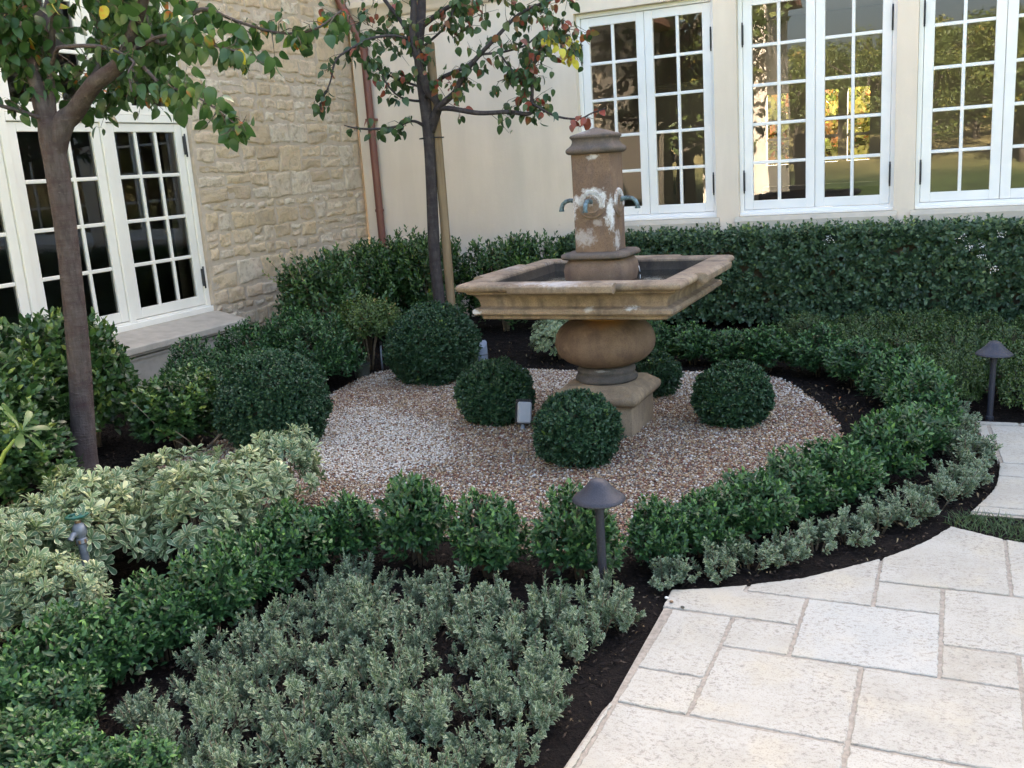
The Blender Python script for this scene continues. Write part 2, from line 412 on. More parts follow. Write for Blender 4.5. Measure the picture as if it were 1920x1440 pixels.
M['joint'] = simple("sandy_joint_grout", (0.31, 0.27, 0.225), 0.95, var=0.25, scale=60, bump=0.5, bscale=200, bdist=0.004)
def mat_emit(name, col, s):
    k = NT(name); k.b.inputs["Emission Color"].default_value = tuple(col) + (1,); k.b.inputs["Emission Strength"].default_value = s
    return k.m
M['downlight'] = mat_emit("lit_ceiling_lamp", (1, 0.93, 0.8), 9.0)

# ---------------------------------------------------------------- mesh helpers
def tag(o, label=None, cat=None, group=None, kind=None):
    if label: o['label'] = label
    if cat: o['category'] = cat
    if group: o['group'] = group
    if kind: o['kind'] = kind
    return o
def empty(name, loc=(0, 0, 0), label=None, cat=None, group=None, rz=0.0):
    o = bpy.data.objects.new(name, None); COL.objects.link(o)
    o.empty_display_size = 0.1
    o.location = loc; o.rotation_euler = (0, 0, rz)
    return tag(o, label, cat, group)
def obj(name, me, mat, parent=None, loc=(0, 0, 0)):
    o = bpy.data.objects.new(name, me); COL.objects.link(o)
    if mat is not None and len(me.materials) == 0: me.materials.append(mat)
    o.parent = parent; o.location = loc
    return o
def dup(o, parent=None):
    c = o.copy(); COL.objects.link(c); c.parent = parent
    for ch in list(o.children): dup(ch, c)
    return c

class MB:
    def __init__(self): self.v = []; self.f = []; self.t = []; self.sm = []
    def add(self, vs, fs, tint=0.5, smooth=False):
        o = len(self.v)
        self.v += [tuple(p) for p in vs]
        self.f += [tuple(i + o for i in f) for f in fs]
        self.t += [tint] * len(vs); self.sm += [smooth] * len(fs)
        return self
    def box(self, x0, x1, y0, y1, z0, z1, tint=0.5):
        vs = [(x0, y0, z0), (x1, y0, z0), (x1, y1, z0), (x0, y1, z0), (x0, y0, z1), (x1, y0, z1), (x1, y1, z1), (x0, y1, z1)]
        return self.add(vs, [(0, 3, 2, 1), (4, 5, 6, 7), (0, 1, 5, 4), (1, 2, 6, 5), (2, 3, 7, 6), (3, 0, 4, 7)], tint)
    def bbox(self, x0, x1, y0, y1, z0, z1, b=0.004):
        """box with all edges chamfered by b"""
        vs = []; idx = {}
        for sx in (0, 1):
            for sy in (0, 1):
                for sz in (0, 1):
                    for a in range(3):
                        p = [x1 if sx else x0, y1 if sy else y0, z1 if sz else z0]
                        s = (sx, sy, sz)
                        for q in range(3):
                            if q != a: p[q] += -b if s[q] else b
                        idx[(sx, sy, sz, a)] = len(vs); vs.append(p)
        F = []
        for a in range(3):
            o1, o2 = [q for q in range(3) if q != a]
            for s in (0, 1):
                cyc = []
                for u, w in ((0, 0), (1, 0), (1, 1), (0, 1)):
                    k = [0, 0, 0]; k[a] = s; k[o1] = u; k[o2] = w
                    cyc.append(idx[(k[0], k[1], k[2], a)])
                F.append(cyc)
        for a in range(3):                      # edges along axis a
            o1, o2 = [q for q in range(3) if q != a]
            for u in (0, 1):
                for w in (0, 1):
                    k0 = [0, 0, 0]; k0[o1] = u; k0[o2] = w; k1 = list(k0); k1[a] = 1
                    F.append([idx[(*k0, o1)], idx[(*k1, o1)], idx[(*k1, o2)], idx[(*k0, o2)]])
        for sx in (0, 1):
            for sy in (0, 1):
                for sz in (0, 1): F.append([idx[(sx, sy, sz, a)] for a in range(3)])
        return self.add(vs, F)
    def tube(self, pts, rad, n=8, cap=True, tint=0.5, wob=0.0, rng=None):
        P = [Vector(p) for p in pts]
        if isinstance(rad, (int, float)): rad = [rad] * len(P)
        t0 = (P[1] - P[0]).normalized()
        u = t0.orthogonal().normalized()
        vs = []; fs = []
        for i, p in enumerate(P):
            t = (P[min(i + 1, len(P) - 1)] - P[max(i - 1, 0)]).normalized()
            u = (u - t * u.dot(t)).normalized(); w = t.cross(u)
            for k in range(n):
                a = 2 * math.pi * k / n
                r = rad[i] * (1 + (rng.uniform(-wob, wob) if rng else 0))
                vs.append(p + (u * math.cos(a) + w * math.sin(a)) * r)
            if i:
                b = (i - 1) * n
                for k in range(n): fs.append((b + k, b + (k + 1) % n, b + n + (k + 1) % n, b + n + k))
        if cap:
            fs.append(tuple(range(n - 1, -1, -1))); fs.append(tuple(range(len(vs) - n, len(vs))))
        return self.add(vs, fs, tint, True)
    def lathe(self, prof, n=32, c=(0, 0, 0), close=True):
        vs = []; fs = []
        for r, z in prof:
            for k in range(n):
                a = 2 * math.pi * k / n
                vs.append((c[0] + r * math.cos(a), c[1] + r * math.sin(a), c[2] + z))
        for i in range(len(prof) - 1):
            for k in range(n):
                fs.append((i * n + k, i * n + (k + 1) % n, (i + 1) * n + (k + 1) % n, (i + 1) * n + k))
        if close:
            fs.append(tuple(range(n - 1, -1, -1))); fs.append(tuple(range(len(vs) - n, len(vs))))
        return self.add(vs, fs, 0.5, True)
    def loft(self, rings, cap0=True, cap1=True, smooth=False):
        n = len(rings[0]); vs = [p for r in rings for p in r]; fs = []
        for i in range(len(rings) - 1):
            for k in range(n): fs.append((i * n + k, i * n + (k + 1) % n, (i + 1) * n + (k + 1) % n, (i + 1) * n + k))
        if cap0: fs.append(tuple(range(n - 1, -1, -1)))
        if cap1: fs.append(tuple(range(len(vs) - n, len(vs))))
        return self.add(vs, fs, 0.5, smooth)
    def mesh(self, name):
        me = bpy.data.meshes.new(name)
        me.from_pydata(self.v, [], self.f); me.update()
        a = me.attributes.new("tint", 'FLOAT', 'POINT'); a.data.foreach_set("value", np.array(self.t, np.float32))
        me.polygons.foreach_set("use_smooth", np.array(self.sm, bool))
        return me
    def build(self, name, mat, parent=None, loc=(0, 0, 0), angle=None):
        me = self.mesh(name)
        if angle: me.set_sharp_from_angle(angle=R(angle))
        return obj(name, me, mat, parent, loc)

def np_mesh(name, V, faces_by_n, attrs):
    """V (n,3); faces_by_n list of int arrays (m,k); attrs {name: per-vertex floats}"""
    me = bpy.data.meshes.new(name)
    me.vertices.add(len(V)); me.vertices.foreach_set("co", np.ascontiguousarray(V, np.float32).ravel())
    loops = np.concatenate([f.ravel() for f in faces_by_n]).astype(np.int32)
    starts = []; o = 0
    for f in faces_by_n:
        starts.append(np.arange(len(f)) * f.shape[1] + o); o += f.size
    starts = np.concatenate(starts).astype(np.int32)
    me.loops.add(len(loops)); me.loops.foreach_set("vertex_index", loops)
    me.polygons.add(len(starts)); me.polygons.foreach_set("loop_start", starts)
    me.update(calc_edges=True)
    for k, a in attrs.items():
        at = me.attributes.new(k, 'FLOAT', 'POINT'); at.data.foreach_set("value", np.ascontiguousarray(a, np.float32))
    return me

def nrm(a): return a / np.maximum(np.linalg.norm(a, axis=-1, keepdims=True), 1e-9)

ROUND = {'spoon': [(0, .12), (.35, .45), (.65, .88), (.85, 1.0), (.96, .72), (1.0, .35)],
         'pear': [(0, .35), (.12, .82), (.32, 1.0), (.55, .92), (.78, .60), (.93, .22), (1.0, .02)],
         'ovate': [(0, .15), (.25, .85), (.5, 1.0), (.78, .66), (1.0, .08)]}
class Leaves:
    """collects leaves: position, direction, normal, length, width, tint"""
    def __init__(self): self.parts = []
    def add(self, P, D, N, L, W, T):
        n = len(P)
        self.parts.append((P, nrm(D), N, np.broadcast_to(L, (n,)), np.broadcast_to(W, (n,)), np.broadcast_to(T, (n,))))
    def mesh(self, name, kind='full', w1=0.9, w2=0.8, fold=0.18, curl=0.15):
        P = np.concatenate([p[0] for p in self.parts]); D = np.concatenate([p[1] for p in self.parts])
        N = np.concatenate([p[2] for p in self.parts]); L = np.concatenate([p[3] for p in self.parts])[:, None]
        W = np.concatenate([p[4] for p in self.parts])[:, None] * 0.5; T = np.concatenate([p[5] for p in self.parts])
        N = nrm(N - D * (N * D).sum(1, keepdims=True)); S = np.cross(D, N)
        n = len(P)
        if kind == 'tri':
            v = [P, P + D * L * .5 + S * W + N * W * fold, P + D * L, P + D * L * .5 - S * W + N * W * fold]
            e = [0.2, 1, 0.7, 1]; q = [[0, 1, 2], [0, 2, 3]]; k = 4
            faces = [np.array(q)]
        elif kind in ROUND:
            st = ROUND[kind]; v = []; e = []
            for t, wd in st:
                mp_ = P + D * L * t - N * L * curl * t * t; ww = W * wd
                v += [mp_, mp_ + S * ww + N * ww * fold, mp_ - S * ww + N * ww * fold]
                e += [0.15 + (.75 if t > .97 else 0), 1, 1]
            k = 3 * len(st); q = []
            for i in range(len(st) - 1):
                o = 3 * i; q += [[o, o + 1, o + 4, o + 3], [o, o + 3, o + 5, o + 2]]
            faces = [np.array(q)]
        else:
            a, b = D * L * .36, D * L * .72
            v = [P, P + a - N * L * curl * .12, P + b - N * L * curl * .5, P + D * L - N * L * curl * 1.1,
                 P + a + S * W * w1 + N * W * fold, P + b + S * W * w2 + N * W * fold - N * L * curl * .5,
                 P + a - S * W * w1 + N * W * fold, P + b - S * W * w2 + N * W * fold - N * L * curl * .5]
            e = [0.3, 0, 0, 1, 1, 1, 1, 1]; k = 8
            faces = [np.array([[0, 4, 1], [2, 5, 3], [0, 1, 6], [2, 3, 7]]), np.array([[1, 4, 5, 2], [1, 2, 7, 6]])]
        V = np.stack(v, 1).reshape(-1, 3)
        off = (np.arange(n) * k)[:, None, None]
        F = [(f[None] + off).reshape(-1, f.shape[1]) for f in faces]
        return np_mesh(name, V, F, {"tint": np.repeat(T, k), "edge": np.tile(np.array(e, np.float32), n)})

def shoots(lv, rng, P, D, nl, sl, L, W, a0=75, a1=25, tint=(0.1, 0.6), tip=0.25, whorl=False, jit=0.25, Lvar=0.25):
    """leafy shoots: P bases (m,3), D directions, nl leaves each along length sl (scalar or (m,))"""
    m = len(P); D = nrm(D)
    sl = np.broadcast_to(sl, (m,))
    ref = np.where(np.abs(D[:, 2:3]) > 0.9, np.array([[1., 0, 0]]), np.array([[0, 0, 1.]]))
    U = nrm(np.cross(D, ref)); Wv = np.cross(D, U)
    ph = rng.uniform(0, 6.283, m)
    sh_t = rng.uniform(tint[0], tint[1], m)
    for i in range(nl):
        t = (i + 0.5) / nl
        if whorl: pos_t = 0.75 + 0.25 * t
        else: pos_t = t
        az = ph + (i // 2 * 1.5708 + (i % 2) * 3.1416 if not whorl else i * 2.39996) + rng.normal(0, jit, m)
        an = np.radians(a0 + (a1 - a0) * t) + rng.normal(0, jit * .6, m)
        perp = U * np.cos(az)[:, None] + Wv * np.sin(az)[:, None]
        d = D * np.cos(an)[:, None] + perp * np.sin(an)[:, None]
        nn = D * np.sin(an)[:, None] - perp * np.cos(an)[:, None] + rng.normal(0, jit * .4, (m, 3))
        p = P + D * (sl * pos_t)[:, None]
        s = (1 - 0.35 * max(0, t - .6) / .4) * rng.uniform(1 - Lvar, 1 + Lvar, m)
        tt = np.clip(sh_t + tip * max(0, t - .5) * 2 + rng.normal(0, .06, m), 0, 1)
        lv.add(p, d, nn, L * s, W * s, tt)

def lump_f(rng, d, k=14, amp=0.14, sharp=5.0):
    c = nrm(rng.normal(0, 1, (k, 3)) + np.array([0, 0, .4]))
    a = rng.uniform(0.3, 1.0, k)
    x = np.exp(sharp * (d @ c.T - 1)) * a
    return 1 + amp * (x.max(1) * 2 - 1)

def dome_points(rng, n, rx, h, lump=0.14, zmin=-0.45, fill=0.35, k=14, inner=0.0, sq=1.0):
    d = nrm(rng.normal(0, 1, (int(n * 2.2) + 50, 3)))
    d = d[d[:, 2] > zmin][:n]
    f = lump_f(rng, d, k, lump)
    r = 1 - fill * rng.uniform(0, 1, len(d)) ** 2
    e = np.sign(d) * np.abs(d) ** sq
    c = h * 0.46
    P = e * (f * r)[:, None] * np.array([rx, rx, h * 0.54]) + np.array([0, 0, c])
    O = nrm(d / np.array([rx, rx, h * 0.54]))
    P[:, 2] = np.maximum(P[:, 2], 0.01)
    return P, O

def stems_mb(rng, n, rx, h, r=0.006, lean=0.5):
    mb = MB()
    for i in range(n):
        a = rng.uniform(0, 6.28); q = rng.uniform(0.2, 1) * rx * lean
        b = (math.cos(a) * 0.02, math.sin(a) * 0.02, -0.05)
        m = (math.cos(a) * q * .45, math.sin(a) * q * .45, h * .4)
        t = (math.cos(a + .3) * q, math.sin(a + .3) * q, h * rng.uniform(.7, .92))
        mb.tube([b, m, t], [r, r * .75, r * .35], 5)
    return mb

def pts_in_poly(P, poly):
    x, y = P[:, 0], P[:, 1]; ins = np.zeros(len(P), bool); n = len(poly)
    for i in range(n):
        x0, y0 = poly[i]; x1, y1 = poly[(i + 1) % n]
        c = (y0 > y) != (y1 > y)
        with np.errstate(divide='ignore', invalid='ignore'):
            xi = (x1 - x0) * (y - y0) / (y1 - y0) + x0
        ins ^= c & (x < xi)
    return ins
def smooth_closed(poly, it=2):
    P = np.array(poly, float)
    for _ in range(it):
        Q = np.roll(P, -1, 0)
        P = np.stack([P * .75 + Q * .25, P * .25 + Q * .75], 1).reshape(-1, 2)
    return P
def flat_poly(name, poly, z, mat, kind='structure', label=None):
    me = bpy.data.meshes.new(name)
    me.from_pydata([(p[0], p[1], z) for p in poly], [], [tuple(range(len(poly)))]); me.update()
    o = obj(name, me, mat); tag(o, kind=kind); return o
def vnoise(X, Y, seed, scale):
    rg = np.random.default_rng(seed); v = np.zeros_like(X)
    for _ in range(10):
        a = rg.uniform(0, 6.28); f = scale * rg.uniform(.6, 1.8); ph = rg.uniform(0, 6.28)
        v += np.sin((X * math.cos(a) + Y * math.sin(a)) * f + ph)
    return v / 10

# ---------------------------------------------------------------- ground, hill, soil
mb = MB(); mb.add([(-150, -150, -.08), (150, -150, -.08), (150, 150, -.08), (-150, 150, -.08)], [(0, 1, 2, 3)])
tag(mb.build("ground", M['hill']), kind='structure')
n = 60
gx, gy = np.meshgrid(np.linspace(-60, 60, n), np.linspace(-75, -9, n))
gz = -.1 + 5.2 * np.clip((-9 - gy) / 50, 0, 1) ** 1.2 + vnoise(gx, gy, 4, .12) * 1.2 * np.clip((-9 - gy) / 12, 0, 1)
V = np.stack([gx, gy, gz], -1).reshape(-1, 3)
ii = np.arange(n * n).reshape(n, n)
Fq = np.stack([ii[:-1, :-1], ii[:-1, 1:], ii[1:, 1:], ii[1:, :-1]], -1).reshape(-1, 4)
tag(obj("hill", np_mesh("hill", V, [Fq], {}), M['hill']), kind='structure')
mb = MB(); mb.add([(-30, -13, -.06), (30, -13, -.06), (30, -2.8, -.06), (-30, -2.8, -.06)], [(0, 1, 2, 3)])
tag(mb.build('lawn', M['lawn']), kind='structure')
nx, ny = 300, 300
gx, gy = np.meshgrid(np.linspace(-6.25, 4.5, nx), np.linspace(0.2, 9.52, ny))
gz = -.017 + vnoise(gx, gy, 1, 9) * .012 + vnoise(gx, gy, 2, 40) * .008 + np.random.default_rng(3).normal(0, .0025, gx.shape)
gz = np.minimum(gz, -0.008)
V = np.stack([gx, gy, gz], -1).reshape(-1, 3)
ii = np.arange(nx * ny).reshape(ny, nx)
Fq = np.stack([ii[:-1, :-1], ii[:-1, 1:], ii[1:, 1:], ii[1:, :-1]], -1).reshape(-1, 4)
tag(obj("soil", np_mesh("soil", V, [Fq], {}), M['soil']), kind='structure')

# ---------------------------------------------------------------- paving
EDGE = [(-.94, 3.25), (-.80, 3.31), (-.67, 3.378), (-.5, 3.485), (-.32, 3.66), (-.225, 3.755), (-.14, 3.87), (-.05, 4.02), (.02, 4.17)]
EDGE2 = [(.085, 4.34), (.12, 4.44), (.17, 4.6), (.205, 4.75), (.22, 4.9), (.23, 5.07), (.22, 5.2), (.20, 5.34), (.165, 5.55), (.14, 5.72), (.13, 5.87)]
X0, Y0, DX, DY = -.892, 2.45, .2225, .2165
rs = random.Random(5)
pav = MB()
def slab(poly, tint=None, gap=.0065, thick=.05):
    """one paving stone: straight outline shrunk by half a joint, worn edge, real thickness"""
    tint = rs.random() if tint is None else tint
    cx = sum(p[0] for p in poly) / len(poly); cy = sum(p[1] for p in poly) / len(poly)
    n = len(poly); area = sum(poly[i][0] * poly[(i + 1) % n][1] - poly[(i + 1) % n][0] * poly[i][1] for i in range(n))
    if area < 0: poly = poly[::-1]
    out = []
    for i in range(n):
        a, b, c = Vector(poly[i - 1]), Vector(poly[i]), Vector(poly[(i + 1) % n])
        e1 = (b - a).normalized(); e2 = (c - b).normalized()
        n1 = Vector((-e1.y, e1.x)); n2 = Vector((-e2.y, e2.x))
        m = (n1 + n2); den = max(.4, 1 + n1.dot(n2))
        out.append(b + m * (gap / den))
    ring = []
    for i in range(n):
        a, b = out[i], out[(i + 1) % n]
        k = max(1, int((b - a).length / .014))
        for j in range(k):
            p = a.lerp(b, j / k)
            ring.append((p.x + rs.uniform(-.0026, .0026), p.y + rs.uniform(-.0026, .0026)))
    dz = rs.uniform(-.0012, .0012)
    def shrink(d): return [(x + (cx - x) / max(.05, math.hypot(cx - x, cy - y)) * d, y + (cy - y) / max(.05, math.hypot(cx - x, cy - y)) * d) for x, y in ring]
    r0 = [(x, y, -thick) for x, y in ring]; r1 = [(x, y, -.003 + dz) for x, y in ring]; r2 = [(x, y, dz) for x, y in shrink(.0035)]
    o = len(pav.v); pav.loft([r0, r1, r2], cap0=False, cap1=True)
    for i in range(o, len(pav.v)): pav.t[i] = tint
def cell(i0, j0, i1, j1, **k):
    slab([(X0 + DX * i0, Y0 + DY * j0), (X0 + DX * i1, Y0 + DY * j0), (X0 + DX * i1, Y0 + DY * j1), (X0 + DX * i0, Y0 + DY * j1)], **k)
taken = set()
known = [(0, 0, 1, 1, .3), (0, 1, 1, 3, .55), (1, 2, 2, 3, .6), (1, 0, 3, 2, .5), (2, 2, 4, 4, .97), (3, 4, 4, 5, .6), (4, 3, 6, 5, .45), (4, 2, 5, 3, .1), (0, -2, 3, 0, .65), (3, 0, 5, 2, .7), (5, 1, 7, 3, .5), (3, -2, 6, 0, .4)]
for a, b, c, d, t in known:
    cell(a, b, c, d, tint=t)
    for i in range(a, c):
        for j in range(b, d): taken.add((i, j))
for i in range(0, 5):
    for j in range(3, 9): taken.add((i, j))
yj = Y0 + DY * 3; yk = Y0 + DY * 4; xk = X0 + DX * 2
slab([(-.935, yj), (xk, yj), (xk, yk)] + [(-.67, yk), (-.67, 3.378), (-.80, 3.31), (-.94, 3.25)], .5)
slab([(-.67, yk), (X0 + DX * 3, yk), (X0 + DX * 3, 3.757)] + [(-.32, 3.66), (-.5, 3.485), (-.67, 3.378)], .62)
yl = Y0 + DY * 5; xr = X0 + DX * 5
slab([(X0 + DX * 3, yl), (xr, yl), (xr, 4.075), (.02, 4.17), (-.05, 4.02), (-.14, 3.87), (X0 + DX * 3, 3.757)], .6)
slab([(xr, yl), (xr + DX * 2, yl), (xr + DX * 2, 3.985), (xr, 4.075)], .4)
slab([(-.905, Y0 - .01), (-.896, Y0 - .01), (-.899, 1.6), (-.935, 1.6)], .5, gap=.001)
slab([(-.935, 1.598), (-.899, 1.598), (-.899, .8), (-.96, .8)], .5, gap=.001)
for i in (5, 6): taken.update({(i, 5), (i, 6)})
order = [(i, j) for j in range(-24, 8) for i in range(0, 20)]
for i, j in order:
    if (i, j) in taken: continue
    if j >= 7: continue
    opts = [(2, 2), (2, 1), (1, 2), (3, 2), (1, 1)]; rs.shuffle(opts); opts.append((1, 1))
    for w, h in opts:
        cells = [(i + a, j + b) for a in range(w) for b in range(h)]
        if all(c not in taken and c[0] < 20 and c[1] < 7 for c in cells):
            taken.update(cells); cell(i, j, i + w, j + h); break
# second pad beyond the grass strip
def clipL(y):                           # left edge of the pad at height y
    for (xa, ya), (xb, yb) in zip(EDGE2, EDGE2[1:]):
        if ya <= y <= yb: return xa + (xb - xa) * (y - ya) / (yb - ya)
    return EDGE2[-1][0]
ys = [4.36, 4.44, 4.89, 5.10, 5.80, 5.87]
for a, b in zip(ys, ys[1:]):
    x = .36 if b - a < .3 else .48
    mids = [p for p in EDGE2 if a < p[1] < b]
    left = [(clipL(b), b)] + mids[::-1] + [(clipL(a), a)]
    if (a, b) == (5.10, 5.80):
        slab(left + [(.235, 5.1), (.195, 5.80)], .8, gap=.003); slab([(.245, 5.1), (.62, 5.1), (.62, 5.80), (.205, 5.80)], .25); x = .62
    else: slab(left + [(x, a), (x, b)], rs.uniform(.4, .7))
    while x < 3.9:
        w = rs.choice([.25, .45, .66]); slab([(x, a), (x + w, a), (x + w, b), (x, b)]); x += w
tag(pav.build("pavement", M['paver']), kind='structure')
flat_poly("paving_joints", [(-.93, .3), (4.2, .3), (4.2, 4.02), (.35, 4.02), (.02, 4.155)] + [(x + .012, y - .008) for x, y in EDGE[::-1][1:]] + [(-.925, 3.2), (-.905, 2.46), (-.915, 2.40), (-.94, 1.5), (-.95, .3)], -.005, M['joint'])
flat_poly("paving_joints", [(x + .01, y) for x, y in EDGE2] + [(4.2, 5.865), (4.2, 4.36)], -.0052, M['joint'])
flat_poly("terrace", [(-.93, -2.8), (4.2, -2.8), (4.2, .3), (-.93, .3)], -.0055, M['joint'])

# grass strip between the two pads
rng = np.random.default_rng(11)
nb = 7000
P = np.stack([rng.uniform(.0, 4, nb), rng.uniform(4.0, 4.4, nb), np.full(nb, -.01)], 1)
gpoly = [(.0, 4.18), (.03, 4.30), (.10, 4.345), (.2, 4.33), (.35, 4.22), (4, 4.22), (4, 4.0), (.4, 4.0), (.25, 4.06)]
P = P[pts_in_poly(P, gpoly)]
nb = len(P)
lv = Leaves()
D = nrm(np.stack([rng.normal(0, .45, nb), rng.normal(0, .45, nb), np.ones(nb)], 1))
lv.add(P, D, rng.normal(0, 1, (nb, 3)), rng.uniform(.025, .06, nb), .0035, rng.beta(2, 3, nb))
tag(obj("grass", lv.mesh("grass", 'full', .9, .6, .05, .8), M['grass']), kind='stuff')

# ---------------------------------------------------------------- gravel
GR = smooth_closed([(-4.24, 3.7), (-4.28, 4.4), (-4.27, 5.0), (-4.25, 5.6), (-4.36, 6.2), (-4.40, 6.6), (-4.1, 6.78), (-3.5, 6.83), (-3.0, 6.84), (-2.4, 6.86), (-1.8, 6.92), (-1.45, 6.93), (-1.15, 6.84), (-.95, 6.52), (-.78, 6.15), (-.62, 5.75), (-.54, 5.4), (-.52, 5.05), (-.58, 4.6), (-.82, 4.12), (-1.05, 3.75), (-1.3, 3.5), (-1.72, 3.42), (-2.19, 3.5), (-2.63, 3.55), (-3.02, 3.52), (-3.6, 3.5)], 2)
flat_poly("gravel_bed", [tuple(p) for p in GR], -.004, M['gravelbase'])
rng = np.random.default_rng(21)
sp = .0116
gx, gy = np.meshgrid(np.arange(-4.5, -.5, sp), np.arange(3.4, 7.0, sp * .9))
P = np.stack([gx.ravel(), gy.ravel()], 1) + rng.normal(0, sp * .33, (gx.size, 2))
edge = rng.normal(0, .012, (len(P), 2))
P = P[pts_in_poly(P + edge, [tuple(p) for p in GR])]
FX, FY = -1.91, 5.38
P = P[~((np.abs(P[:, 0] - FX) < .215) & (np.abs(P[:, 1] - FY) < .215))]
m = len(P)
# light thrown back by the windows, painted as paler stones left of the fountain
LIGHT_PATCH = [(-3.9, 5.6), (-3.9, 5.0), (-3.45, 4.15), (-2.8, 4.05), (-2.55, 4.6), (-2.95, 5.15)]
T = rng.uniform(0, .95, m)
pale = pts_in_poly(P + rng.normal(0, .07, P.shape), LIGHT_PATCH)
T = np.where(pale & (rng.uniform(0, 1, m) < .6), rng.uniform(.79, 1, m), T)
far = P[:, 1] > 6.15
T = np.where(far & (rng.uniform(0, 1, m) < .3), rng.uniform(.79, 1, m), T)
base = np.array([[1, 0, 0], [0, 1, 0], [-1, 0, 0], [0, -1, 0], [0, 0, 1], [0, 0, -1]], float)
r = rng.uniform(.0050, .0096, m)
ax = np.stack([r * rng.uniform(.9, 1.5, m), r * rng.uniform(.8, 1.1, m), r * rng.uniform(.55, .85, m)], 1)
v = base[None] * ax[:, None]
a = rng.uniform(0, 6.28, m); tl = rng.normal(0, .5, m)
ca, sa, ct, st = np.cos(a)[:, None], np.sin(a)[:, None], np.cos(tl)[:, None], np.sin(tl)[:, None]
x, y, z = v[..., 0], v[..., 1], v[..., 2]
y, z = y * ct - z * st, y * st + z * ct
x, y = x * ca - y * sa, x * sa + y * ca
zc = rng.uniform(-.003, .004, m) + vnoise(P[:, 0], P[:, 1], 9, 5) * .006 + .002
V = np.stack([x + P[:, :1], y + P[:, 1:], z + zc[:, None]], -1).reshape(-1, 3)
tri = np.array([[0, 1, 4], [1, 2, 4], [2, 3, 4], [3, 0, 4], [1, 0, 5], [2, 1, 5], [3, 2, 5], [0, 3, 5]])
F = (tri[None] + (np.arange(m) * 6)[:, None, None]).reshape(-1, 3)
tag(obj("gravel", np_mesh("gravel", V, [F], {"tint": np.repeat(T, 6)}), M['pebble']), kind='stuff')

# mulch chips, fallen leaves
rng = np.random.default_rng(31)
P = np.stack([rng.uniform(-5.8, 1.6, 95000), rng.uniform(1.4, 8.9, 95000)], 1)
pave = [(-.95, 0), (-.95, 3.25)] + EDGE[1:] + EDGE2 + [(6, 5.87), (6, 0)]
ok = ~pts_in_poly(P, [tuple(p) for p in GR]) & ~pts_in_poly(P, pave)
P = P[ok]; m = len(P)
lv = Leaves()
lv.add(np.column_stack([P, rng.uniform(-.012, .004, m)]), np.column_stack([rng.normal(0, 1, (m, 2)), rng.normal(0, .25, m)]), np.column_stack([rng.normal(0, .5, (m, 2)), np.ones(m)]), rng.uniform(.008, .035, m), rng.uniform(.004, .012, m), rng.uniform(0, 1, m) ** 1.2)
tag(obj("mulch", lv.mesh("mulch", 'tri', fold=.5), M['chip']), kind='stuff')
cl = []
for cx, cy, s, k in [(-.62, 6.0, .16, 70), (-.75, 6.45, .12, 30), (-4.3, 4.2, .2, 40), (-4.3, 5.3, .15, 20), (-.25, 4.0, .3, 40), (0, 4.6, .15, 20), (-1.3, 2.7, .25, 22), (-1.9, 2.4, .3, 25), (-3.3, 7.3, .5, 40), (-4.45, 6.6, .2, 20), (-1.0, 2.2, .15, 14), (-2.2, 4.9, .8, 22)]:
    cl.append(np.column_stack([rng.normal(cx, s, k), rng.normal(cy, s, k)]))
edge_pts = np.array(EDGE + EDGE2); kk = rng.integers(0, len(edge_pts), 170)
fl = edge_pts[kk] + rng.normal(0, .07, (170, 2)) + np.array([-.06, .07])
fl = np.concatenate([fl, np.column_stack([rng.uniform(-1.12, -.95, 80), rng.uniform(1.6, 3.2, 80)])])
fl = fl[~pts_in_poly(fl, pave)]
P = np.concatenate(cl); P = P[~pts_in_poly(P, pave)]; m = len(P)
lv = Leaves()
lv.add(np.column_stack([P, rng.uniform(.0, .012, m)]), np.column_stack([rng.normal(0, 1, (m, 2)), rng.normal(0, .2, m)]), np.column_stack([rng.normal(0, .4, (m, 2)), np.ones(m)]), rng.uniform(.012, .03, m), rng.uniform(.007, .016, m), rng.uniform(0, 1, m))
m = len(fl)
lv.add(np.column_stack([fl, rng.uniform(-.002, .008, m)]), np.column_stack([rng.normal(0, 1, (m, 2)), rng.normal(0, .2, m)]), np.column_stack([rng.normal(0, .4, (m, 2)), np.ones(m)]), rng.uniform(.005, .013, m), rng.uniform(.003, .008, m), rng.uniform(0, .9, m))
tag(obj("leaf_litter", lv.mesh("leaf_litter", 'full', .9, .8, .2, .6), M['litter']), kind='stuff')

# ---------------------------------------------------------------- house
house = empty("house", (-3.0, 11.0, 0), "L-shaped house with cream stucco wing and rubble limestone wing", "house")
HL = (3.0, -11.0, 0)                       # parts are modelled in world metres, so shift them back by the root's place
def hpart(mbld, name, mat, angle=None, parent=None):
    o = mbld.build(name, mat, parent or house, HL if parent is None else (0, 0, 0), angle); return o
WIN = [(-3.553, -2.15), (-1.934, -.527), (-.352, 1.03), (1.23, 2.62)]
ZS, ZH = .965, 3.045
w = MB()
xs = [-6.21] + [v for p in WIN for v in p] + [9.0]
for i in range(0, len(xs), 2): w.box(xs[i], xs[i + 1], 9.5, 9.8, ZS, ZH)
w.box(-6.21, 9.0, 9.5, 9.8, -.1, ZS); w.box(-6.21, 9.0, 9.5, 9.8, ZH, 6.1)
hpart(w, "stucco_wall", M['stucco'])
w = MB()
prof = [(0, 3.27), (.02, 3.275), (.035, 3.285), (.045, 3.30), (.06, 3.33), (.085, 3.365), (.115, 3.39), (.125, 3.40), (.125, 3.45), (.105, 3.47), (0, 3.48)]
vs = [(x, 9.499 - d, z) for x in (-6.2, 9.0) for d, z in prof]; k = len(prof)
w.add(vs, [(i, i + 1, k + i + 1, k + i) for i in range(k - 1)] + [tuple(range(k)), tuple(range(2 * k - 1, k - 1, -1))])
hpart(w, "cornice", M['stucco'])
w = MB()
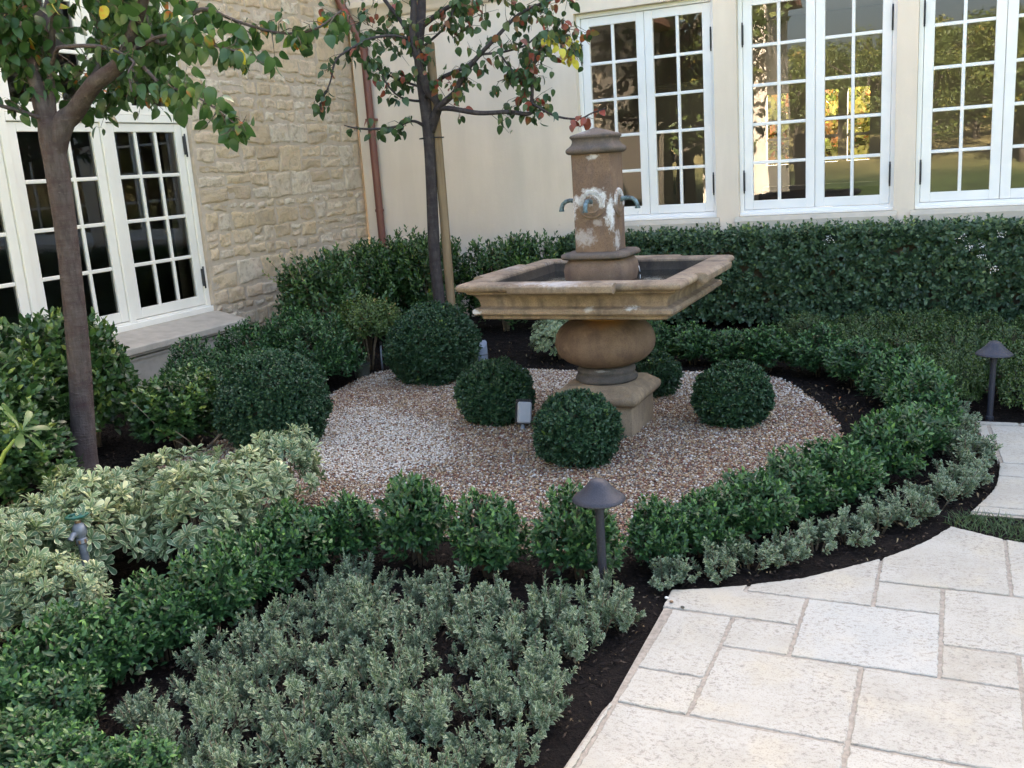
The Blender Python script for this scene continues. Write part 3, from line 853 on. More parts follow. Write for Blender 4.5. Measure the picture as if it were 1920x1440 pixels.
for x0, x1 in WIN:
    vs = [(x0 - .03, 9.44, .845), (x1 + .03, 9.44, .845), (x1 + .03, 9.497, .845), (x0 - .03, 9.497, .845), (x0 - .03, 9.44, .93), (x1 + .03, 9.44, .93), (x1 + .03, 9.497, .972), (x0 - .03, 9.497, .972)]
    w.add(vs, [(0, 3, 2, 1), (4, 5, 6, 7), (0, 1, 5, 4), (1, 2, 6, 5), (2, 3, 7, 6), (3, 0, 4, 7)])
hpart(w, "stucco_sill", M['sillstone'])

def sash_mb(a0, a1, z0, z1, cols, rows, stile, top, bot, mun, put):
    """put(a, b, c, d, depth0, depth1): adds a bevelled bar spanning a..b along the wall and c..d in height"""
    put(a0, a0 + stile, z0, z1, 0, .045); put(a1 - stile, a1, z0, z1, 0, .045)
    put(a0 + stile, a1 - stile, z0, z0 + bot, .0005, .0445); put(a0 + stile, a1 - stile, z1 - top, z1, .0005, .0445)
    ga, gb, gc, gd = a0 + stile, a1 - stile, z0 + bot, z1 - top
    for i in range(1, cols):
        c = ga + (gb - ga) * i / cols; put(c - mun / 2, c + mun / 2, gc, gd, .004, .036)
    for j in range(1, rows):
        c = gc + (gd - gc) * j / rows; put(ga, gb, c - mun / 2, c + mun / 2, .006, .034)
def right_window(x0, x1, label=None):
    fr = MB(); j = .041
    fr.bbox(x0 + .001, x0 + j, 9.575, 9.69, ZS, ZH - .001, .003); fr.bbox(x1 - j, x1 - .001, 9.575, 9.69, ZS, ZH - .001, .003)
    fr.bbox(x0 + j, x1 - j, 9.576, 9.69, 3.0, ZH - .001, .003)
    fr.bbox(x0 + .002, x1 - .002, 9.535, 9.574, .972, 1.0, .005); fr.bbox(x0 + j, x1 - j, 9.577, 9.69, .966, 1.026, .004)
    win = hpart(fr, "window", M['white'])
    if label: tag(win, label)
    mid = (x0 + x1) / 2
    for a, b in ((x0 + j + .003, mid - .002), (mid + .002, x1 - j - .003)):
        s = MB()
        sash_mb(a, b, 1.030, 2.996, 2, 5, .083, .083, .085, .030, lambda p, q, r, t, d0, d1: s.bbox(p, q, 9.592 + d0, 9.592 + d1, r, t, .004))
        sash = hpart(s, "sash", M['white'], parent=win)
        g = MB(); g.add([(a + .05, 9.613, 1.08), (b - .05, 9.613, 1.08), (b - .05, 9.613, 2.95), (a + .05, 9.613, 2.95)], [(0, 1, 2, 3)]); hpart(g, "pane", M['glass'], parent=win)
    for xh in (x0 + j - .006, x1 - j - .008):
        for zh in (1.30, 2.66):
            h = MB(); h.bbox(xh, xh + .016, 9.566, 9.594, zh - .09, zh + .09, .003); h.tube([(xh + .008, 9.570, zh - .11), (xh + .008, 9.570, zh + .11)], .007, 8)
            hpart(h, "hinge", M['hinge'], parent=win)
    return win
for (x0, x1), lb in zip(WIN, ("white casement window behind the fountain column", "white casement window reflecting a cream wall", "white casement window reflecting trees and sky", None)):
    right_window(x0, x1, lb)

# limestone wing -------------------------------------------------
w = MB()
XW = -6.235
w.box(-6.6, XW, 6.815, 9.5, -.1, 4.5); w.box(-6.6, XW, -3.0, 3.07, -.1, 4.5); w.box(-6.6, XW, 3.07, 6.815, 3.62, 4.5); w.box(-6.6, XW - .05, 3.07, 6.815, -.1, .40)
hpart(w, "mortar_bed", M['mortar'])
rs2 = random.Random(77); rg2 = np.random.default_rng(78)
def stone(st, y0, y1, z0, z1):
    nu, nv = max(5, int((y1 - y0) / .015)), max(5, int((z1 - z0) / .015))
    pr = rs2.uniform(.003, .013); tint = rs2.random(); tilt = rs2.uniform(-.006, .006); tilt2 = rs2.uniform(-.006, .006)
    cj = [rs2.uniform(-.019, .019) for _ in range(8)]
    vs = []
    ph = [rs2.uniform(0, 6.28) for _ in range(4)]
    for j in range(nv + 1):
        for i in range(nu + 1):
            u, v = i / nu, j / nv
            y = y0 + (y1 - y0) * u + (cj[0] * (1 - u) * (1 - v) + cj[1] * u * (1 - v) + cj[2] * u * v + cj[3] * (1 - u) * v)
            z = z0 + (z1 - z0) * v + (cj[4] * (1 - u) * (1 - v) + cj[5] * u * (1 - v) + cj[6] * u * v + cj[7] * (1 - u) * v)
            e = min(u, 1 - u) * (y1 - y0); f = min(v, 1 - v) * (z1 - z0)
            if min(e, f) < 1e-6:
                pass
            y += (.006 * math.sin(v * 7 + ph[0]) + .003 * math.sin(v * 19 + ph[1])) * (1 - min(1, e / .05)); z += (.006 * math.sin(u * 8 + ph[1]) + .003 * math.sin(u * 21 + ph[2])) * (1 - min(1, f / .05))
            d = min(e, f); round_ = math.sqrt(max(0, 1 - (1 - min(1, d / .016)) ** 2))
            x = XW - .010 + (pr + .010) * round_ + (tilt * (u - .5) + tilt2 * (v - .5)) * round_ + rs2.uniform(-.0028, .0028) * round_ + .006 * math.sin(u * 5 + ph[2]) * math.sin(v * 5 + ph[3]) * round_
            vs.append((x, y, z))
    fs = [(j * (nu + 1) + i, j * (nu + 1) + i + 1, (j + 1) * (nu + 1) + i + 1, (j + 1) * (nu + 1) + i) for j in range(nv) for i in range(nu)]
    st.add(vs, fs, tint, True)
def courses(st, ya, yb, za, zb):
    z = za
    while z < zb:
        h = rs2.choice([.08, .12, .15, .18, .22, .26]); y = ya + rs2.uniform(0, .02)
        if z + h > zb: h = zb - z
        if h < .05: break
        while y < yb - .05:
            L = rs2.uniform(.6, 2.0) * h + .05; L = min(L, .36)
            if yb - (y + L) < .09: L = yb - y
            m_ = rs2.uniform(.002, .009)
            if h > .14 and rs2.random() < .4 * (h / .18):
                c = z + h * rs2.uniform(.4, .6)
                stone(st, y + m_, y + L - m_, z + m_, c - m_ * .8); stone(st, y + m_, y + L - m_, c + m_ * .8, z + h - m_)
            else: stone(st, y + m_, y + L - m_, z + m_, z + h - m_)
            y += L
        z += h
st = MB(); courses(st, 6.825, 9.49, -.05, 4.2); courses(st, 3.07, 6.815, 3.63, 4.2); courses(st, 1.2, 3.06, -.05, 3.6)
hpart(st, "stone_wall", M['stone'])

# big window of the limestone wing
XS = -6.28
fr = MB()
posts = [(3.07, 3.16), (4.015, 4.075), (4.93, 4.99), (5.845, 5.905), (6.76, 6.812)]
for a, b in posts: fr.bbox(XS - .09, XS + .012, a, b, .50, 3.61, .004)
for (a, b), (c, d) in zip(posts, posts[1:]):
    fr.bbox(XS - .09, XS + .011, b, c, 2.17, 2.232, .004); fr.bbox(XS - .09, XS + .010, b, c, .502, .548, .004); fr.bbox(XS - .09, XS + .011, b, c, 3.55, 3.605, .004)
fr.bbox(XS + .013, XS + .035, 3.0, 6.86, .478, .532, .006)
bigwin = hpart(fr, "window", M['cream']); tag(bigwin, "tall cream window of four bays behind the left tree trunk")
for (a, b), (c, d) in zip(posts, posts[1:]):
    s = MB()
    sash_mb(b + .003, c - .003, .553, 2.165, 3, 4, .083, .07, .085, .030, lambda p, q, r, t, d0, d1: s.bbox(XS - d1 - .004, XS - d0 - .004, p, q, r, t, .004))
    sash = hpart(s, "sash", M['cream'], parent=bigwin)
    g = MB(); g.add([(XS - .024, b + .05, .6), (XS - .024, c - .05, .6), (XS - .024, c - .05, 2.12), (XS - .024, b + .05, 2.12)], [(0, 1, 2, 3)]); hpart(g, "pane", M['glass'], parent=bigwin)
    s = MB()
    sash_mb(b + .003, c - .003, 2.236, 3.545, 3, 3, .083, .07, .075, .030, lambda p, q, r, t, d0, d1: s.bbox(XS - d1 - .004, XS - d0 - .004, p, q, r, t, .004))
    sash = hpart(s, "transom_sash", M['cream'], parent=bigwin)
    g = MB(); g.add([(XS - .024, b + .05, 2.27), (XS - .024, c - .05, 2.27), (XS - .024, c - .05, 3.5), (XS - .024, b + .05, 3.5)], [(0, 1, 2, 3)]); hpart(g, "pane", M['glass'], parent=bigwin)
for zh in (.80, 1.98):
    h = MB(); h.bbox(XS - .002, XS + .022, 6.752, 6.772, zh - .08, zh + .08, .003); h.tube([(XS + .02, 6.764, zh - .1), (XS + .02, 6.764, zh + .1)], .008, 8)
    hpart(h, "hinge", M['hinge'], parent=bigwin)
# sloping cast ledge under it
w = MB()
sec = [(-6.262, .30), (-5.83, .345), (-5.83, .365), (-5.80, .37), (-5.80, .415), (-5.812, .424), (-6.262, .482)]
k = len(sec)
vs = [(x, 1.0, z) for x, z in sec] + [(x, 6.86 - (.12 * (x + 6.262) / .45), z) for x, z in sec]
w.add(vs, [(i, (i + 1) % k, k + (i + 1) % k, k + i) for i in range(k)] + [tuple(range(k - 1, -1, -1)), tuple(range(k, 2 * k))])
hpart(w, "window_ledge", M['ledge'])
w = MB(); w.box(-6.23, -5.87, 1.0, 6.66, -.1, .305); w.box(-6.23, -5.855, 1.0, 6.68, .308, .328)
hpart(w, "ledge_base", M['ledge'])
# downspout
w = MB()
w.tube([(-6.0, 9.43, -.05), (-6.0, 9.43, 2.97), (-6.005, 9.43, 3.02), (-6.03, 9.41, 3.08), (-6.17, 9.33, 3.44), (-6.3, 9.25, 3.9)], .043, 16)
w.lathe([(.05, 0), (.052, .012), (.05, .03)], 16, (-6.0, 9.43, 2.955)); w.lathe([(.05, 0), (.052, .012), (.05, .03)], 16, (-6.0, 9.43, 1.2))
dsp = hpart(w, "downspout", M['downspout'], angle=40)
for zb in (2.2, .75):
    b = MB(); b.bbox(-6.055, -5.945, 9.40, 9.497, zb, zb + .03, .003); hpart(b, "pipe_bracket", M['downspout'], parent=dsp)
# roofs (they shade the courtyard)
w = MB()
w.add([(-6.2, 9.0, 6.1), (9.3, 9.0, 6.1), (9.3, 12.2, 8.4), (-6.2, 12.2, 8.4), (-6.2, 15.2, 6.1), (9.3, 15.2, 6.1), (-6.2, 9.0, 5.98), (9.3, 9.0, 5.98), (9.3, 15.2, 5.98), (-6.2, 15.2, 5.98)],
      [(0, 1, 2, 3), (3, 2, 5, 4), (6, 9, 8, 7), (0, 6, 7, 1), (4, 5, 8, 9), (0, 3, 4, 9, 6), (1, 7, 8, 5, 2)])
w.add([(-5.95, -3.3, 4.51), (-5.95, 15.4, 4.51), (-9.5, 15.4, 6.6), (-9.5, -3.3, 6.6), (-13.2, 15.4, 4.51), (-13.2, -3.3, 4.51), (-5.95, -3.3, 4.39), (-5.95, 15.4, 4.39), (-13.2, 15.4, 4.39), (-13.2, -3.3, 4.39)],
      [(0, 1, 2, 3), (3, 2, 4, 5), (6, 9, 8, 7), (0, 6, 7, 1), (5, 4, 8, 9), (0, 3, 5, 9, 6), (1, 7, 8, 4, 2)])
hpart(w, "roof", M['roof'])
# rooms behind the glass
w = MB()
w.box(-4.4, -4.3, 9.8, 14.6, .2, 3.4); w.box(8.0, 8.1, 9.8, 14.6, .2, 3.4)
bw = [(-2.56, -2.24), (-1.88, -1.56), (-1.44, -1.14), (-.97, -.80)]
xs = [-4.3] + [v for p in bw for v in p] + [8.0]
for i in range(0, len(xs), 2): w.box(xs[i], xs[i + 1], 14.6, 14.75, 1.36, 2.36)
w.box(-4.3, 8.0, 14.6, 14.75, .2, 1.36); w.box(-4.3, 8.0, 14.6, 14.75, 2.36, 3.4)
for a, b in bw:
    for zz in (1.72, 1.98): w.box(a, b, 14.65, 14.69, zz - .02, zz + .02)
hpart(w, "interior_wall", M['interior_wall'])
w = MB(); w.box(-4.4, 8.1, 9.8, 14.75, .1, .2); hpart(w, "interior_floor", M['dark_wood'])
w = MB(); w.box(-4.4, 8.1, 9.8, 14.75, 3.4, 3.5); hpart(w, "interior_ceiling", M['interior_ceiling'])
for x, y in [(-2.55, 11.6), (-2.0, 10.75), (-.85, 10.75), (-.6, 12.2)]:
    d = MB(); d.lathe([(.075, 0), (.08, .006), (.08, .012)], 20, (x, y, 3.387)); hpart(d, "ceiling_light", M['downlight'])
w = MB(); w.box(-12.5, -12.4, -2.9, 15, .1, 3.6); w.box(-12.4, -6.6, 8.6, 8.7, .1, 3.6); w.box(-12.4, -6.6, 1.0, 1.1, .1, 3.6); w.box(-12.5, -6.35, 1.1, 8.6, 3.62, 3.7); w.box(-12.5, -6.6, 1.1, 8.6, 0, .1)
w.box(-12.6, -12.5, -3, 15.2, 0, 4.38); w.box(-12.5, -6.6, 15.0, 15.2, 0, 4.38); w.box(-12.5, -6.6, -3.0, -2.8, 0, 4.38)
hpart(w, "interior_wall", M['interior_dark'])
w = MB(); w.box(-6.2, 9.0, 14.76, 14.9, 3.4, 6.1); w.box(-6.6, -6.3, 9.5, 15, 0, 6.1); w.box(8.9, 9.0, 9.8, 14.76, -.1, 6.1)
hpart(w, "upper_wall", M['stucco'])

# furniture glimpsed indoors
sofa = empty("sofa", (-1.3, 12.4, .2), "dark sofa inside the room behind the middle casement window", "sofa")
s = MB(); s.bbox(-.9, .9, -.4, .4, .1, .45, .04); s.build("seat", M['black'], sofa)
s = MB(); s.bbox(-.9, .9, -.45, -.25, .455, .95, .05); s.build("backrest", M['black'], sofa)
for sx in (-1, 1):
    s = MB(); s.bbox(sx * .98 - .08, sx * .98 + .08, -.4, .4, .1, .68, .04); s.build("armrest", M['black'], sofa)
    for sy in (-.3, .3):
        s = MB(); s.box(sx * .8 - .03, sx * .8 + .03, sy - .03, sy + .03, 0, .1); s.build("leg", M['dark_wood'], sofa)
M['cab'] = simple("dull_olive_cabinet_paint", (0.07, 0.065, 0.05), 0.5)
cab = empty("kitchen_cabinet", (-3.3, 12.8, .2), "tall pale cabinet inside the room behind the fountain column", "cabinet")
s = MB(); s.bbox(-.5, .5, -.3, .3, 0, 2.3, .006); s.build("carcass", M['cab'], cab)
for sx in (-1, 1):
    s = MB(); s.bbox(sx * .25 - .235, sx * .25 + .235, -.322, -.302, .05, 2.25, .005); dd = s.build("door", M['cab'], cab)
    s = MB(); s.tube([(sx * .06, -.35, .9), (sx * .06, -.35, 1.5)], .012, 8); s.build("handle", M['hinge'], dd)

# ---------------------------------------------------------------- fountain
ft = empty("fountain", (FX, FY, 0), "weathered sandstone tiered fountain with square basin and spouted column", "fountain")
def sq_ring(h, c, z, bump=0.0, bh=0.0, dz=0.0):
    """square of half width h with corner cut c; each side may carry a break-front of half width bh standing out by bump"""
    pts = []
    for q in range(4):
        a = q * math.pi / 2; ca, sa = math.cos(a), math.sin(a)
        loc = [(-h + c, -h)]
        if bh > 0: loc += [(-bh - .002, -h), (-bh, -h - bump), (bh, -h - bump), (bh + .002, -h)]
        loc += [(h - c, -h)]
        if c > 0: loc += [(h - c * .3, -h + c * .3)]
        pts += [(x * ca - y * sa, x * sa + y * ca, z + (dz if bh > 0 and i in (2, 3) else 0)) for i, (x, y) in enumerate(loc)]
    return pts
def sq_stack(levels, cap0=True, cap1=True):
    m_ = MB(); m_.loft([sq_ring(*l) for l in levels], cap0, cap1, True); return m_
# plinth
m_ = sq_stack([(.222, .006, -.04), (.222, .006, .165)]); m_.build("plinth_block", M['plinth'], ft, angle=30)
m_ = sq_stack([(.205, .01, .1655), (.226, .01, .168), (.228, .01, .178), (.236, .012, .182), (.25, .014, .190), (.262, .014, .205), (.267, .016, .222), (.266, .016, .238), (.258, .016, .250), (.243, .014, .262), (.238, .012, .268), (.232, .012, .270), (.205, .01, .290), (.200, .01, .296)]); m_.build("plinth_cap", M['plinth'], ft, angle=50)
m_ = MB(); m_.lathe([(.175, .2965), (.186, .302), (.19, .312), (.187, .326), (.178, .335), (.174, .342), (.174, .352), (.178, .356), (.177, .37), (.165, .385), (.15, .393)], 48); m_.build("base_ring", M['darkring'], ft, angle=50)
pr = []
for i in range(25):
    t = -math.pi / 2 + math.pi * i / 24
    s_ = -.94 + 1.88 * i / 24
    s_ = math.copysign(abs(s_) ** .8, s_) if abs(s_) > 1e-6 else 0.0
    s_ *= .94 / .94 ** .8
    pr.append((.306 * (1 - s_ * s_) ** .37, .54 + .158 * s_))
m_ = MB()
vs = []
for r_, z_ in pr:
    for k in range(64):
        a = 2 * math.pi * k / 64
        rr = r_ * (1 + .012 * math.cos(8 * a + .4))
        vs.append((rr * math.cos(a), rr * math.sin(a), z_))
fs = [(i * 64 + k, i * 64 + (k + 1) % 64, (i + 1) * 64 + (k + 1) % 64, (i + 1) * 64 + k) for i in range(24) for k in range(64)] + [tuple(range(63, -1, -1)), tuple(range(24 * 64, 25 * 64))]
m_.add(vs, fs, .5, True); m_.build("bulb", M['bulb'], ft, angle=60)
m_ = MB(); m_.lathe([(.165, .682), (.15, .70), (.148, .73), (.156, .7545)], 40); m_.build("neck", M['bulb'], ft, angle=50)
# basin: moulded square bowl with break-fronts and an open, water filled top
B = [(.50, .004, .755), (.535, .004, .7555), (.545, .006, .762), (.546, .006, .778), (.556, .006, .782), (.580, .010, .787), (.588, .012, .797), (.588, .012, .812), (.580, .010, .822), (.556, .006, .827),
     (.548, .006, .832), (.550, .006, .850), (.556, .006, .872), (.570, .006, .893, .0, .2), ]
lv_ = []
for l in B: lv_.append((l[0], l[1], l[2], .0, .20))
lv_ += [(.585, .006, .902, .012, .20), (.604, .006, .908, .014, .20), (.607, .006, .912, .016, .205), (.607, .006, .922, .016, .205), (.622, .012, .923, .036, .292, -.010), (.640, .016, .927, .046, .30, -.011), (.652, .02, .936, .052, .302, -.009), (.656, .022, .947, .054, .302, -.003), (.654, .022, .957, .054, .302, .003), (.645, .02, .966, .05, .302, .005), (.630, .018, .971, .045, .30, .004), (.56, .012, .972, .0, .25), (.535, .01, .970, .0, .25), (.524, .01, .962, .0, .25), (.520, .01, .95, .0, .25)]
m_ = sq_stack(lv_, True, False); m_.build("basin", M['basin'], ft, angle=35)
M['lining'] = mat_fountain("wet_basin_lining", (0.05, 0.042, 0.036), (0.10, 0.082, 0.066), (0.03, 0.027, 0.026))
m_ = sq_stack([(.5205, .01, .952, .0, .25), (.516, .01, .93, .0, .25), (.505, .01, .88, .0, .25), (.47, .01, .845, .0, .24), (.18, .004, .83, .0, .1)], False, True); m_.build("basin_lining", M['lining'], ft, angle=35)
m_ = MB(); m_.add([(-.508, -.508, .90), (.508, -.508, .90), (.508, .508, .90), (-.508, .508, .90)], [(0, 1, 2, 3)]); m_.build("water", M['water'], ft)
# pedestal bowl and slab in the basin
m_ = sq_stack([(.15, .045, .835), (.16, .046, .86), (.176, .05, .90), (.186, .052, .94), (.188, .053, .975), (.182, .052, 1.01), (.165, .048, 1.035), (.158, .045, 1.041)]); m_.build("pedestal", M['bulb'], ft, angle=40)
m_ = sq_stack([(.165, .046, 1.0415), (.188, .052, 1.044), (.198, .056, 1.052), (.200, .056, 1.062), (.195, .054, 1.073), (.182, .05, 1.08), (.12, .03, 1.082)]); m_.build("pedestal_slab", M['cap'], ft, angle=40)
m_ = sq_stack([(.122, .027, 1.0825), (.122, .027, 1.30), (.122, .027, 1.50), (.122, .027, 1.6395)]); m_.build("pillar", M['pillar'], ft, angle=25)
m_ = sq_stack([(.125, .035, 1.640), (.136, .038, 1.642), (.146, .041, 1.648), (.150, .042, 1.658), (.149, .042, 1.668), (.143, .04, 1.676), (.134, .038, 1.682), (.124, .035, 1.692), (.117, .033, 1.706), (.116, .033, 1.718), (.122, .034, 1.728), (.127, .036, 1.733), (.127, .036, 1.742)]); m_.build("pillar_cap", M['cap'], ft, angle=45)
m_ = sq_stack([(.127, .036, 1.7425), (.121, .034, 1.748), (.004, .001, 1.787)]); m_.build("cap_point", M['cap'], ft, angle=5)
def medallion(rz):
    m_ = MB()
    def ring(r, d, n=40): return [(r * math.cos(2 * math.pi * k / n), -d, r * math.sin(2 * math.pi * k / n)) for k in range(n)]
    m_.loft([ring(.083, .1195), ring(.083, .127), ring(.080, .131), ring(.075, .132), ring(.072, .129), ring(.056, .1285), ring(.053, .1325), ring(.049, .1325), ring(.046, .128), ring(.03, .129), ring(.012, .136), ring(.004, .137)], True, True, True)
    for k in range(34):                       # worn, unreadable raised lettering round the rim
        a = 2 * math.pi * k / 34; c, s = math.cos(a), math.sin(a)
        for du in (-.0032, .0032):
            h_ = .0055 + .002 * math.sin(k * 2.7 + du * 900)
            P0 = [(-.0011 + du, -h_), (.0011 + du, -h_), (.0011 + du, h_), (-.0011 + du, h_)]
            vs = []
            for d in (.128, .1345):
                for u, v_ in P0:
                    rr = .064 + v_; vs.append((rr * c - u * s, -d, rr * s + u * c))
            m_.add(vs, [(0, 1, 2, 3), (4, 7, 6, 5), (0, 4, 5, 1), (1, 5, 6, 2), (2, 6, 7, 3), (3, 7, 4, 0)])
    for k in range(10):                       # shell ribs behind the spout
        a = math.pi * (k + .5) / 10 - .0; c, s = math.cos(a), math.sin(a)
        m_.tube([(.006 * c, -.134, .006 * s), (.026 * c, -.136, .026 * s), (.044 * c, -.1305, .044 * s)], [.002, .0045, .003], 6)
    o = m_.build("medallion", M['medal'], ft, (0, 0, 1.357), 50); o.rotation_euler = (0, 0, rz)
    s_ = MB()
    s_.tube([(0, -.120, .012), (0, -.15, .02), (0, -.18, .023), (0, -.205, .018), (0, -.225, .003), (0, -.234, -.018), (0, -.236, -.034)], [.0155, .0135, .0128, .0128, .0128, .0128, .0145], 14, cap=True)
    s_.lathe([(.016, 0), (.016, .008)], 14, (0, -.236, -.040))
    sp_ = s_.build("spout", M['spout'], o, angle=45)
    return o
for q in range(4): medallion(q * math.pi / 2)
# drips falling from the right hand spout
rng = np.random.default_rng(3)
M['drip'] = simple("falling_water", (.7, .74, .8), .1)
for z_, L in ((1.30, .012), (1.27, .006), (1.22, .01), (.985, .035), (.93, .02)):
    m_ = MB(); m_.tube([(.236 + rng.normal(0, .003), rng.normal(0, .003), z_), (.236, 0, z_ - L)], [.0022, .0015], 6)
    m_.build("water_drip", M['drip'], ft)

# ---------------------------------------------------------------- small garden fittings
def path_light(loc, h, label, tilt=(0, 0)):
    e = empty("path_light", loc, label, "path light", "mushroom path lights beside the paving")
    e.rotation_euler = (tilt[0], tilt[1], 0)
    p = MB(); p.lathe([(.022, -.06), (.022, .02), (.0165, .024), (.0165, h - .13), (.019, h - .11), (.023, h - .085), (.026, h - .06)], 20); p.build("pole", M['lamp'], e, angle=40)
    s = MB(); s.lathe([(.096, h - .079), (.099, h - .077), (.0985, h - .072), (.088, h - .063), (.074, h - .052), (.060, h - .039), (.048, h - .026), (.039, h - .015), (.031, h - .006), (.021, h), (.009, h + .003), (.001, h + .0035)], 48)
    s.lathe([(.094, h - .077), (.05, h - .055), (.02, h - .05)], 32, close=False); s.build("shade", M['lamp'], e, angle=50)
    b = MB(); b.lathe([(.012, h - .098), (.017, h - .085), (.016, h - .066)], 16); b.build("bulb", M['petal'], e)
    return e
path_light((-1.165, 3.132, -.012), .472, "dark mushroom path light standing at the corner of the pale paving")
path_light((.212, 5.955, -.012), .462, "dark mushroom path light among olive shrubs behind the far paving", (0, R(1.2)))

ob = empty("outlet_box", (-2.40, 5.17, 0), "grey weatherproof electrical box on a stub pipe between two boxwood balls", "outlet box", rz=R(30))
ob.rotation_euler = (R(-14), R(8), R(32))
s = MB(); s.tube([(0, .02, -.05), (0, .02, .06)], .014, 12); s.build("conduit", M['pvc'], ob)
s = MB(); s.bbox(-.045, .045, .012, .05, .045, .185, .005); s.build("back_box", M['boxgrey'], ob)
s = MB(); s.bbox(-.052, .052, -.002, .011, .04, .195, .004)
for k in range(6): s.box(-.045 + k * .016, -.036 + k * .016, -.012, -.0025, .187, .1935)
s.build("gasket", M['gasket'], ob)
s = MB(); s.bbox(-.043, .043, -.045, -.0035, .045, .178, .009); s.box(-.02, -.008, -.048, -.044, .163, .168); s.box(.008, .02, -.048, -.044, .163, .168); s.build("cover", M['boxgrey'], ob)

wl = empty("well_light", (-4.43, 6.46, 0), "grey open top well light sunk in the mulch at the gravel edge", "well light")
s = MB(); s.lathe([(.058, -.08), (.064, .03), (.068, .086), (.072, .088), (.072, .098), (.064, .098), (.06, .088), (.052, .02), (.01, .018)], 28, close=False); s.build("housing", M['pot'], wl, angle=45)
s = MB(); s.lathe([(.05, .03), (.045, .042), (.02, .05), (.003, .052)], 20); s.build("lens", M['gasket'], wl)
pv = empty("pipe_stub", (-3.64, 7.13, 0), "short pale grey plastic pipe with slanted top beside the largest far boxwood ball", "pipe")
s = MB(); n_ = 20
s.loft([[(.042 * math.cos(6.2832 * k / n_), .042 * math.sin(6.2832 * k / n_), -.05) for k in range(n_)], [(.042 * math.cos(6.2832 * k / n_), .042 * math.sin(6.2832 * k / n_), .10) for k in range(n_)], [(.040 * math.cos(6.2832 * k / n_), .040 * math.sin(6.2832 * k / n_), .14 + .03 * math.sin(6.2832 * k / n_)) for k in range(n_)]], True, True, True)
s.build("pipe", M['pvc'], pv, angle=40)
s = MB(); s.lathe([(.044, .05), (.0445, .052), (.0445, .058), (.044, .06)], 20); s.build("collar", M['galv'], pv)
st_ = empty("garden_stake", (-4.42, 6.75, 0), "thin grey irrigation stake under the light green shrub", "stake")
s = MB(); s.tube([(0, 0, -.05), (0, 0, .1), (.006, 0, .20)], .008, 8); s.build("rod", M['pvc'], st_)
s = MB(); s.lathe([(.010, .195), (.013, .2), (.013, .22), (.006, .228)], 10, (.006, 0, 0)); s.build("tip", M['gasket'], st_)

hv = empty("standpipe", (-3.03, 2.42, 0), "upright pipe with brass valve and green wheel handle in the variegated shrub", "standpipe")
hv.rotation_euler = (R(-2), R(-4), 0)
s = MB(); s.tube([(0, 0, -.05), (0, 0, .3)], .0155, 14); s.lathe([(.019, 0), (.021, .01), (.021, .03), (.018, .036)], 16, (0, 0, .145)); s.build("riser", M['galv'], hv, angle=45)
s = MB(); s.lathe([(.016, .285), (.022, .29), (.022, .306), (.017, .31), (.026, .325), (.028, .345), (.02, .362), (.012, .37)], 16); s.tube([(0, 0, .335), (.0, -.035, .33), (0, -.05, .315)], .012, 10); s.build("valve_body", M['galv'], hv, angle=45)
s = MB(); s.lathe([(.0165, .2875), (.024, .29), (.024, .304), (.0165, .307)], 6); s.build("union_nut", M['brass'], hv, angle=40)
s = MB(); s.lathe([(.012, .366), (.013, .378), (.006, .384), (.005, .395)], 12); s.build("brass_fitting", M['brass'], hv, angle=40)
s = MB()
ring_ = [(.036 * (1 + .06 * math.cos(6 * a)) * math.cos(a), .036 * (1 + .06 * math.cos(6 * a)) * math.sin(a), .398) for a in [2 * math.pi * k / 36 for k in range(37)]]
s.tube(ring_, .0055, 8, cap=False)
for k in range(4):
    a = k * math.pi / 2; s.tube([(0, 0, .394), (.035 * math.cos(a), .035 * math.sin(a), .398)], .005, 6)
s.build("wheel_handle", M['green_paint'], hv)
em = empty("sprinkler_head", (-1.80, 2.41, -.01), "small green slotted sprinkler head among the low variegated plants", "sprinkler")
s = MB(); s.tube([(0, 0, -.05), (0, 0, .03)], .009, 10); s.build("stem", M['gasket'], em)
s = MB()
for k in range(5): s.lathe([(.016, .03 + k * .006), (.02 - .0015 * k, .031 + k * .006), (.02 - .0015 * k, .034 + k * .006), (.014, .035 + k * .006)], 16)
s.build("cap", M['green_paint'], em)
for i, (x, y, lab, m__) in enumerate([(-.93, 3.165, "tiny white pebble at the pointed corner of the paving", 'petal'), (-.905, 3.14, "tiny red pebble at the corner of the paving", 'brass'), (-.855, 3.108, "tiny brown pebble on the paving joint near the corner", 'pot')]):
    s = MB(); s.lathe([(.002, .0), (.006, .002), (.0075, .005), (.005, .009), (.001, .0105)], 9); o = s.build("pebble", M[m__], None, (x, y, .001)); o.scale = (1.1, .85, .9)
    tag(o, lab, "pebble", "loose pebbles on the paving")

# ---------------------------------------------------------------- plants
def plant(name, loc, fol_me, mat, stem_mb=None, stem_mat=None, label=None, cat=None, group=None, rz=0.0, sc=1.0):
    e = empty(name, loc, label, cat, group, rz); e.scale = (sc, sc, sc) if not isinstance(sc, tuple) else sc
    obj("foliage", fol_me, mat, e)
    if stem_mb: obj("stem", stem_mb.mesh("stem") if isinstance(stem_mb, MB) else stem_mb, M[stem_mat or 'twig'], e)
    return e
def core(mb, rx, h):
    """twiggy heart of a dense clipped shrub"""
    return mb

